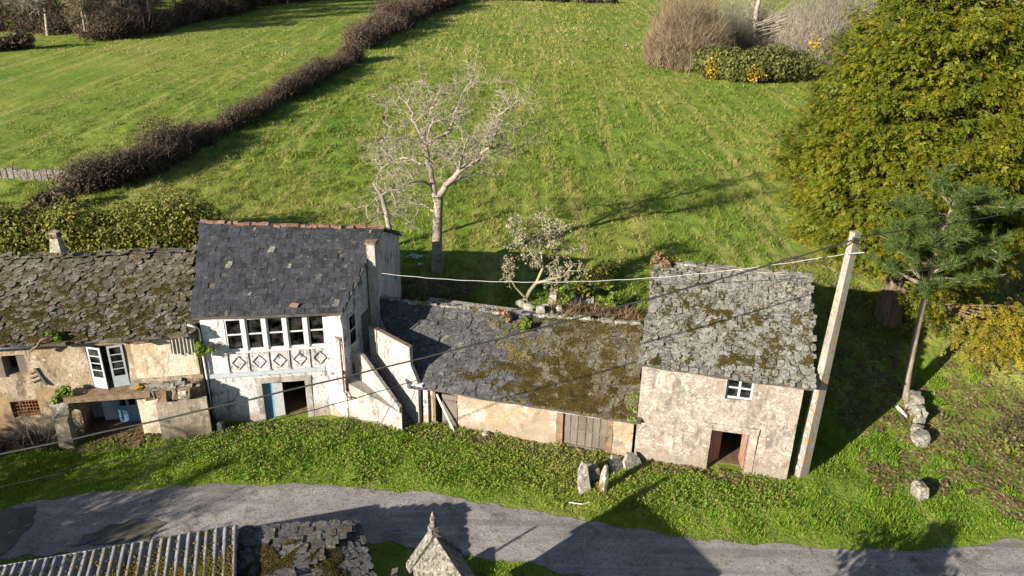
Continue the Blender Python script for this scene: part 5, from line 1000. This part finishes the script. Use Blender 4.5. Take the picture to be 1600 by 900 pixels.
# pale willow scrub, gorse and fallen branches at the top
def upright(name, cx, cy, rx, ry, n, h0, h1, mat, label, wd=.02):
    """thicket of leafless stems that fork and cross, rounded outline"""
    a = rng.uniform(0, 6.28, n); q = np.sqrt(rng.random(n)); lump = .72 + .56 * vn(a * 1.3 + q * 2, q * 3, 5); x_ = cx + q * rx * np.cos(a); y_ = cy + q * ry * np.sin(a); hh = rng.uniform(h0, h1, n) * np.sqrt(np.clip(1.06 - q ** 2.2, .06, 1)) * lump
    b0 = np.stack([x_, y_, H(x_, y_)], -1); fl_ = rng.random(n) ** .7 * hh; spread = .12 + .25 * fl_ / hh
    base = b0 + np.stack([(x_ - cx) * .16 * fl_ / h1, (y_ - cy) * .16 * fl_ / h1, fl_], -1) + rng.normal(size=(n, 3)) * .2
    d = np.stack([(x_ - cx) / rx * .45, (y_ - cy) / ry * .45, np.ones(n)], -1) + rng.normal(size=(n, 3)) * np.array([.55, .55, .3]); d /= np.linalg.norm(d, axis=1)[:, None]
    L_ = rng.uniform(.5, 1.8, n)[:, None]; tip = base + d * L_; sd_ = np.cross(d, rng.normal(size=(n, 3))); sd_ /= np.linalg.norm(sd_, axis=1)[:, None]
    w_ = (wd * (1.15 - .7 * fl_ / hh))[:, None]
    V_ = np.stack([base - sd_ * w_ * 1.2, base + sd_ * w_ * 1.2, tip], 1).reshape(-1, 3); T = thing(name, label, 'bush', (cx, cy, float(H(cx, cy))))
    tag(mk('stems', V_, np.arange(len(V_)).reshape(-1, 3), mat, T), kind='stuff')
    ps = [(stem((cx + R.gauss(0, rx * .35), cy + R.gauss(0, ry * .35), float(H(cx, cy)) - .2), (R.gauss(0, .25), R.gauss(0, .25), 1), h1 * R.uniform(.5, .85), .05, 6, .12, 0, 0, R), np.linspace(.07, .02, 7)) for k in range(60)]
    Vs, Fs = tube_arr(ps, 4); tag(mk('trunks', Vs, Fs, mat, T), kind='stuff'); return T
upright('willow_scrub', 23.0, 112.0, 5.2, 5.5, 30000, 6.0, 9.6, M['twig_brown'], 'rounded pale brown thicket of bare stems in the field behind', .028)
upright('willow_scrub', 44.0, 112.0, 8.0, 10.0, 30000, 6.0, 12.0, M['twig_grey'], 'greyish bare thicket between the gorse and the big conifer', .03)
upright('willow_scrub', 33.5, 125.0, 7.5, 6.0, 16000, 4.0, 8.5, M['twig_grey'], 'dull brown thicket behind the gorse at the top', .03)
c, r = along([(24.0, 103.8), (28.5, 101.0), (34.0, 101.5), (36, 104)], 44, .9, 2.0, .6, .8); c = np.array(c); c[:, 2] += rng.uniform(0, 1.2, len(c))
GT = shrub_mass('gorse_bush', c, r, 24000, .26, M['gorse'], 'dark green gorse bushes with yellow flowers at the edge of the thicket', 'bush', None, 4000, tl=.8, tr_=.016)
fp = np.concatenate([np.array([24.6, 101.9, 4.3]) + rng.normal(size=(420, 3)) * [.55, .3, .6], np.array([29.2, 99.4, 3.9]) + rng.normal(size=(260, 3)) * [.6, .3, .45], np.array([37.0, 102.5, 7.0]) + rng.normal(size=(90, 3)) * [.5, .3, .5]])
V_, F_ = leaves(len(fp), fp, .24, 1.2); tag(mk('flowers', V_, F_, M['gorse_fl'], GT), kind='stuff')
FB = thing('fallen_branches', 'heap of pale fallen branches lying above the gorse', 'branches', (38, 118, 3)); ps = []
for k in range(46):
    a = R.gauss(.35, .35); b0 = np.array([33.5 + R.random() * 4, 116 + R.random() * 6, 6.0 + R.random() * 2]); st = stem(b0, (math.cos(a), math.sin(a) * .4, .25), R.uniform(4, 11), .1, 6, .12, .015, 0, R); ps.append((st, np.linspace(R.uniform(.05, .13), .02, 7)))
th2, tn2 = [], []; twigs_from(ps, [(.8, 1.6, .03)], R, th2, tn2); V_, F_ = tube_arr(ps + th2, 4); mk('branch_heap', V_, F_, M['bark_pale'], FB)
WT = thing('dead_tree', 'stout pale broken trunk standing among the thickets at the top', 'dead tree', (34.5, 121, 2.7)); tk = [([(34.5, 121, 2.5), (34.6, 121, 6), (34.3, 121, 9), (34.8, 121, 13)], [.5, .42, .36, .25])]; th2, tn2 = [], []; twigs_from(tk, [(.9, 4, .08), (1.6, 2, .03), (2, 1.0, .015)], R, th2, tn2, tmin=.4); tree_mesh('white_trunk', tk + th2, tn2, M['bark_pale'], M['twig_grey'], WT)
nn = 90; xx = rng.uniform(-100, -58, nn); yy = 128 + (xx + 66) * -.35 + np.abs(rng.normal(size=nn)) * 26; c = [(a_, b_, float(H(a_, b_)) + .5) for a_, b_ in zip(xx, yy)]; r = rng.uniform(1.2, 3.2, nn); shrub_mass('woodland_scrub', c, r, 26000, .26, M['bramble'], 'tangled brown undergrowth below the bare trees in the top left corner', 'undergrowth', None, 16000, tl=2.2, tr_=.03, squash=.6)
c, r = along([(22.2, 28.6), (24.5, 27.2), (26, 30)], 18, .4, .9, .5, .6); shrub_mass('dry_scrub', c, r, 6000, .10, M['laurel'], 'low dull green and brown scrub at the right edge below the conifer', 'bush', None, 3500, tl=.7, tr_=.009)
# bare trees along the top left edge, three meshes shared by all
variants = []
for q in range(3):
    th, tn = [], []; Rq = random.Random(100 + q); hgt = 12; tk = [(stem((0, 0, -.3), (0, 0, 1), hgt, .2, 7, .06, 0, .05, Rq), np.linspace(.26, .03, 8))]
    twigs_from(tk, [(2.6, 3.2, .07), (3.4, 1.7, .04), (4.2, 1.0, .03)], Rq, th, tn, .02, .12, .2, .16); Vt, Ft = tube_arr(tk + th, 5); Vn, Fn = tube_arr(tn, 3)
    variants.append((raw_mesh('trunk', Vt, Ft, M['bark_pale'] if q != 1 else M['bark_dark'], True), raw_mesh('twigs', Vn, Fn, M['twig_grey'] if q else M['twig_brown'])))
spots = [(-90, 134), (-84, 136), (-74, 131), (-67, 129), (-64, 133), (-80, 146), (-92, 141), (-87, 150), (-83, 158), (-79, 139), (-76, 152), (-72, 160), (-70, 136), (-68, 168), (-66, 150), (-63, 144), (-62, 176), (-60, 158), (-58, 186), (-55, 170), (-53, 196), (-50, 184), (-46, 206), (-42, 200), (-37, 214), (-33, 222), (-27, 226)]
words = ['first', 'second', 'third', 'fourth', 'fifth', 'sixth', 'seventh', 'eighth', 'ninth', 'tenth', 'eleventh', 'twelfth', 'thirteenth', 'fourteenth', 'fifteenth', 'sixteenth', 'seventeenth', 'eighteenth', 'nineteenth', 'twentieth', 'twenty-first', 'twenty-second', 'twenty-third', 'twenty-fourth', 'twenty-fifth', 'twenty-sixth', 'twenty-seventh']
order = sorted(range(len(spots)), key=lambda q: spots[q][0] / spots[q][1])
for rank, q in enumerate(order):
    x_, y_ = spots[q]; t = thing('bare_woodland_tree', words[rank] + ' from the left of the bare trees along the top left edge', 'tree', (x_, y_, float(H(x_, y_))), R.uniform(0, 6.28), 'bare trees along the top left edge'); sc = R.uniform(.8, 1.25); t.scale = (sc, sc, sc)
    for me, nm in zip(variants[q % 3], ('trunk', 'twigs')):
        o = bpy.data.objects.new(nm, me); COL.objects.link(o); o.parent = t
        if nm == 'twigs': o['kind'] = 'stuff'
# trees and house plants outside the lower edge, whose shadows reach the picture
c = [(5.1 + rng.normal() * (1.7 - .38 * k / 10), 13.4 + rng.normal() * (1.1 - .2 * k / 10), .6 + 4.9 * k / 40) for k in range(40)]; r = [1.75 - 1.3 * k / 40 for k in range(40)]
shrub_mass('bay_tree', c, r, 12000, .16, M['evergreen'], 'conical evergreen tree on the near side of the road by the lower edge', 'tree', None, 500, tl=.7, tr_=.012)
for q, (x_, y_, sc, vi) in enumerate(((-26.5, 16.3, .5, 2), (-24.5, 13.0, .5, 0), (-30.5, 16.5, .55, 2), (-21.5, 10.8, .45, 0))):
    t = thing('roadside_tree', ('bare grey tree nearest the left end of the road', 'tall bare tree farthest down behind the sheds', 'bare grey tree farthest out on the left', 'short bare tree closest to the corrugated shed')[q], 'tree', (x_, y_, 0), q * 1.3, 'bare trees behind the camera side of the road'); t.scale = (sc, sc, sc * .95)
    for me, nm in zip(variants[vi], ('trunk', 'twigs')):
        o = bpy.data.objects.new(nm, me); COL.objects.link(o); o.parent = t
        if nm == 'twigs': o['kind'] = 'stuff'
    cc = [(x_ + rng.normal() * 1.3, y_ + rng.normal() * 1.3, 3.3 + rng.normal() * .8) for k in range(16)]; d = rng.normal(size=(6000, 3)); i_ = rng.integers(0, 16, 6000); V_, F_ = leaves(6000, np.array(cc)[i_] + d * .55, .18, 1.4); tag(mk('ivy', V_, F_, M['evergreen'], t), kind='stuff')
# plants on and around the ruins
def plant(name, x, y, z, r, n, size, mat, label, cat='plant', sq=.8):
    T = thing(name, label, cat, (x, y, z)); d = rng.normal(size=(n, 3)); d /= np.linalg.norm(d, axis=1)[:, None]; lob = np.array([x, y, z + r * .5]) + rng.normal(size=(6, 3)) * r * .55 * np.array([1, 1, sq]); pos = lob[rng.integers(0, 6, n)] + d * (rng.random(n) ** .5)[:, None] * r * .55; pos[:, 2] = np.maximum(pos[:, 2], z)
    V_, F_ = leaves(n, pos, size, 1.8, .9, d); tag(mk('leaves', V_, F_, mat, T), kind='stuff')
    ps = [(stem((x + R.gauss(0, r * .15), y + R.gauss(0, r * .15), z - .05), (R.gauss(0, .5), R.gauss(0, .5), 1), r * 1.3, .01, 3, .2, 0, 0, R), [.014, .012, .009, .005]) for k in range(7)]; V_, F_ = tube_arr(ps, 3); mk('stem', V_, F_, M['twig_brown'], T)
q = fl(8.55, -.3, 3.65); plant('ivy_plant', q[0], q[1], q[2], .36, 700, .08, M['ivy'], 'bright yellow green ivy tuft on the white downpipe')
q = fl(3.0, -.55, 2.15); plant('ivy_plant', q[0], q[1], q[2], .34, 600, .075, M['ivy'], 'green plant growing on the balcony pier of the ruined house')
q = fl(3.1, -.25, 4.72); plant('grass_tuft', q[0], q[1], q[2], .26, 420, .07, M['ivy'], 'green tuft growing at the eave above the ruined doorway')
q = fl(6.0, -.4, 2.3); plant('grass_tuft', q[0], q[1], q[2], .16, 120, .08, M['ivy'], 'small green tuft on the ruined balcony beam')
q = fr(.25, 4.5, 6.95); plant('roof_shrub', q[0], q[1], q[2], .36, 520, .10, M['bracken'], 'dry brown shrub growing on the left end of the stone house ridge'); q = fr(.6, 4.6, 7.05); plant('roof_tuft', q[0], q[1], q[2], .2, 120, .08, M['moss_y'], 'yellow tuft on top of the stone house ridge shrub')
for k, s in enumerate((.40, .47)): q = SB(s + .1, .97 - .12 * k); plant('roof_plant', q[0], q[1], q[2], .32, 300, .11, M['ivy'] if k else M['bracken'], ('dry brown plant at the middle of the barn ridge', 'yellow green plant just below the barn ridge middle')[k])
for k, (x_, y_, rr, lab) in enumerate(((1.05, 36.2, .5, 'bright green shrub left of the broken stone post'), (2.75, 36.9, .6, 'bright green shrub right of the broken stone post'), (4.0, 38.3, .8, 'straggling green shrub behind the barn roof middle'), (5.0, 36.6, .6, 'pale green shrub behind the right end of the barn ridge'), (5.6, 35.2, .5, 'yellow green shrub against the left wall of the stone house'), (4.6, 40.2, .9, 'low olive thicket on sunlit grass left of the stone house ridge'))): plant('shrub', x_, y_, float(H(x_, y_)), rr, int(900 * rr), .13, M['ivy'] if k not in (2, 5) else M['laurel'], lab, 'shrub')
BRS = thing('bare_shrub', 'spindly leafless shrub in front of the ruined house grille window', 'shrub', fl(1.9, -.7, 0)); ps = []
for k in range(16): ps.append((stem(fl(1.9 + R.gauss(0, .5), -.7 + R.gauss(0, .15), -.05), (R.gauss(0, .35), R.gauss(0, .2), 1), R.uniform(1.3, 2.9), .02, 6, .13, 0, 0, R), np.linspace(.02, .006, 7)))
th2, tn2 = [], []; twigs_from(ps, [(2.2, .6, .009), (3, .3, .006)], R, th2, tn2); V_, F_ = tube_arr(ps + th2 + tn2, 3); tag(mk('twigs', V_, F_, M['twig_grey'], BRS), kind='stuff')
c, r = along([fl(-4, -.4, 0)[:2], fl(2.5, -.5, 0)[:2]], 18, .2, .42, .12, .4); shrub_mass('bramble_bush', c, r, 3000, .1, M['bramble'], 'dry brambles along the foot of the ruined house wall', 'bush', None, 1400, tl=.6, tr_=.008)
# ================================================================== GROUND COVER
def blades(name, x, y, h, wdt, mat, label=None, lean=.5, z=None, simple=False):
    n = len(x); z = Hn(x, y) - .02 if z is None else z; a = rng.uniform(0, 6.28, n); sd_ = np.stack([np.cos(a), np.sin(a), np.zeros(n)], -1) * wdt[:, None] * .5
    b0 = np.stack([x, y, z], -1); l = rng.normal(size=(n, 3)) * lean; l[:, 2] = 1; tip = b0 + l * h[:, None]; mid = b0 + l * h[:, None] * .55 * np.array([.7, .7, 1.1])
    V_ = np.stack([b0 - sd_, b0 + sd_, mid + sd_ * .8, tip, mid - sd_ * .8], 1).reshape(-1, 3)
    if simple: V_ = np.stack([b0 - sd_, b0 + sd_, tip], 1).reshape(-1, 3)
    kf = 3 if simple else 5; o = mk(name, V_, np.arange(n * kf).reshape(-1, kf), mat); return tag(o, label, 'grass' if 'grass' in name else 'ground cover', kind='stuff')
def area(n, x0, x1, y0, y1): return rng.uniform(x0, x1, n), rng.uniform(y0, y1, n)
def inside_houses(x, y):
    yf = np.interp(x, FX, FY); a = (x > -27) & (x < 12.3) & (y > yf - .02) & (y < yf + np.where(x < -5.8, 9.0, np.where(x > 5, 9.2, 4.9)))
    return a | ((x > -16) & (x < -3.4) & (y > 13) & (y < np.interp(x, nxs, nys) - .7)) | ((x > -3.4) & (x < 1.5) & (y < 18.6))
def in_field_shadow(x, y): return False
# verge in front of the houses
x, y = area(210000, -26, 24, 16, 34); yf = np.interp(x, FX, FY); ok = ~on_road(x, y, -.02) | (~on_road(x, y, -.4) & (rng.random(len(x)) < .35) & (fbm(x * 2.2, y * 2.2, 69) > .52)); ok &= ~inside_houses(x, y); ok &= ~((x > 14.5) & (fbm(x * .45, y * .45, 61) > .50 - .03 * np.clip(x - 15, 0, 6)))
x, y, yf = x[ok], y[ok], yf[ok]; dr = np.minimum(np.abs(y - np.interp(x, fxs, fys)), np.abs(y - np.interp(x, nxs, nys)))
bare = (y > yf - .9 + .7 * (fbm(x * .8, y * .8, 66) - .5)) & (y < yf) & (rng.random(len(x)) < .7); x, y, dr = x[~bare], y[~bare], dr[~bare]
hh = (.04 + .12 * fbm(x * .9, y * .9, 62) ** 1.5 * 1.6) * np.clip(.45 + dr * .6, .45, 1.15) * rng.uniform(.6, 1.35, len(x)); blades('verge_grass', x, y, hh, rng.uniform(.018, .04, len(x)), M['grass_verge'], 'lush green grass of the verge between road and houses', .55)
# leafy weeds near the walls
n = 46000; x, y = area(n, -14, 11, 24, 30); yf = np.interp(x, FX, FY); ok = (y < yf) & ~on_road(x, y, .2) & (fbm(x * .7, y * .7, 63) > .50 - .12 * np.clip(1.6 - np.abs(yf - 1.9 - y), 0, 1)); x, y = x[ok], y[ok]
pos = np.stack([x, y, Hn(x, y) + rng.uniform(.02, .20, len(x)) * (.4 + vn(x * 1.4, y * 1.4, 64))], -1); V_, F_ = leaves(len(x), pos, .062, 1.4, .8, np.tile([0, -.2, .9], (len(x), 1))); tag(mk('weeds', V_, F_, M['weed']), 'leafy green weeds spreading below the house walls', 'weeds', kind='stuff')
# dead leaves and dry soil at the wall feet and under the conifer
n = 26000; x, y = area(n, -22, 11, 24, 30); yf = np.interp(x, FX, FY); ok = (y < yf + .0) & (y > yf - 1.0 + .9 * (vn(x * .9, y * .3, 65) - .5)); x, y = x[ok], y[ok]
x2, y2 = area(34000, 12.8, 30, 22.5, 44); ok = ((fbm(x2 * .45, y2 * .45, 61) > .50 - .03 * np.clip(x2 - 15, 0, 6)) & (x2 > 14.5)) | ((x2 - 18.9) ** 2 + (y2 - 45) ** 2 < 9) ; ok &= ~on_road(x2, y2, .4); x2, y2 = x2[ok], y2[ok]
x3, y3 = area(30000, -6.5, 6, 31, 40); d3 = np.abs(y3 - (33.9 - .19 * (x3 + 3.6))); ok = (y3 > 33.7 - .19 * (x3 + 3.6) * 1.02) & ((d3 < 2.2) | ((x3 + 4.2) ** 2 + (y3 - 39.5) ** 2 < 6)) & ~((x3 > 5.2)); x3, y3 = x3[ok], y3[ok]
X_, Y_ = np.r_[x, x2, x3], np.r_[y, y2, y3]; pos = np.stack([X_, Y_, Hn(X_, Y_) + rng.uniform(.005, .07, len(X_))], -1); V_, F_ = leaves(len(X_), pos, .10, 1.8, .5, np.tile([0, 0, 1.], (len(X_), 1))); tag(mk('dead_leaves', V_, F_, M['litter']), 'brown dead leaves and dry stalks on the ground', 'leaf litter', kind='stuff')
# dry bracken behind the barn
n = 5200; x, y = area(n, 1.8, 6.0, 32.2, 36.2); hh = rng.uniform(.2, .75, n); yb = 33.9 - .24 * (x + 3.6); ok = (y > yb - .2); x, y, hh, yb = x[ok], y[ok], hh[ok], yb[ok]; blades('dry_bracken', x, y, hh, rng.uniform(.02, .05, len(x)), M['bracken'], None, .7, np.maximum(H(x, y), 3.55 - .35 * (y - yb)) - .1).__setitem__('label', 'tangle of dry brown bracken behind the right half of the barn ridge')
# field: tufts get wider and fewer with distance
for (n, x0, x1, y0, y1, h0, h1, w0, w1, nm, lab) in ((250000, -36, 34, 36, 62, .07, .2, .02, .055, 'field_grass', 'tussocky meadow grass just behind the houses'), (200000, -48, 46, 62, 112, .10, .24, .04, .09, 'meadow_grass', 'sunlit meadow grass farther up the field'), (110000, -95, 62, 112, 230, .12, .30, .08, .18, 'pasture_grass', 'far pasture grass toward the top of the hill')):
    t = rng.random(n); y = y0 + (y1 - y0) * t ** 1.15; x = rng.uniform(x0, x1, n); ok = ~inside_houses(x, y); gap = (x < -23 - (y - 60) * .0) & (y > 57.5) & (x < np.interp(y, [57, 78, 113, 200], [-28.5, -26, -22.5, -14]) - 1.2)
    cl = fbm(x * 1.1 * 30 / (y0 * .6), y * .9 * 30 / (y0 * .6), 71); ok &= (cl > .41 + rng.uniform(-.08, .08, n)); ok &= ((x - 18.9) ** 2 + (y - 45) ** 2 > 6)
    x, y, cl, gap = x[ok], y[ok], cl[ok], gap[ok]; hh = rng.uniform(h0, h1, len(x)) * (.35 + 1.6 * (cl - .3) / .4) * np.where(gap, .45, 1.0); blades(nm, x, y, hh, rng.uniform(w0, w1, len(x)) * 1.25, M['grass_field' if y0 < 100 else 'grass_dry'], lab, .65, None, True)
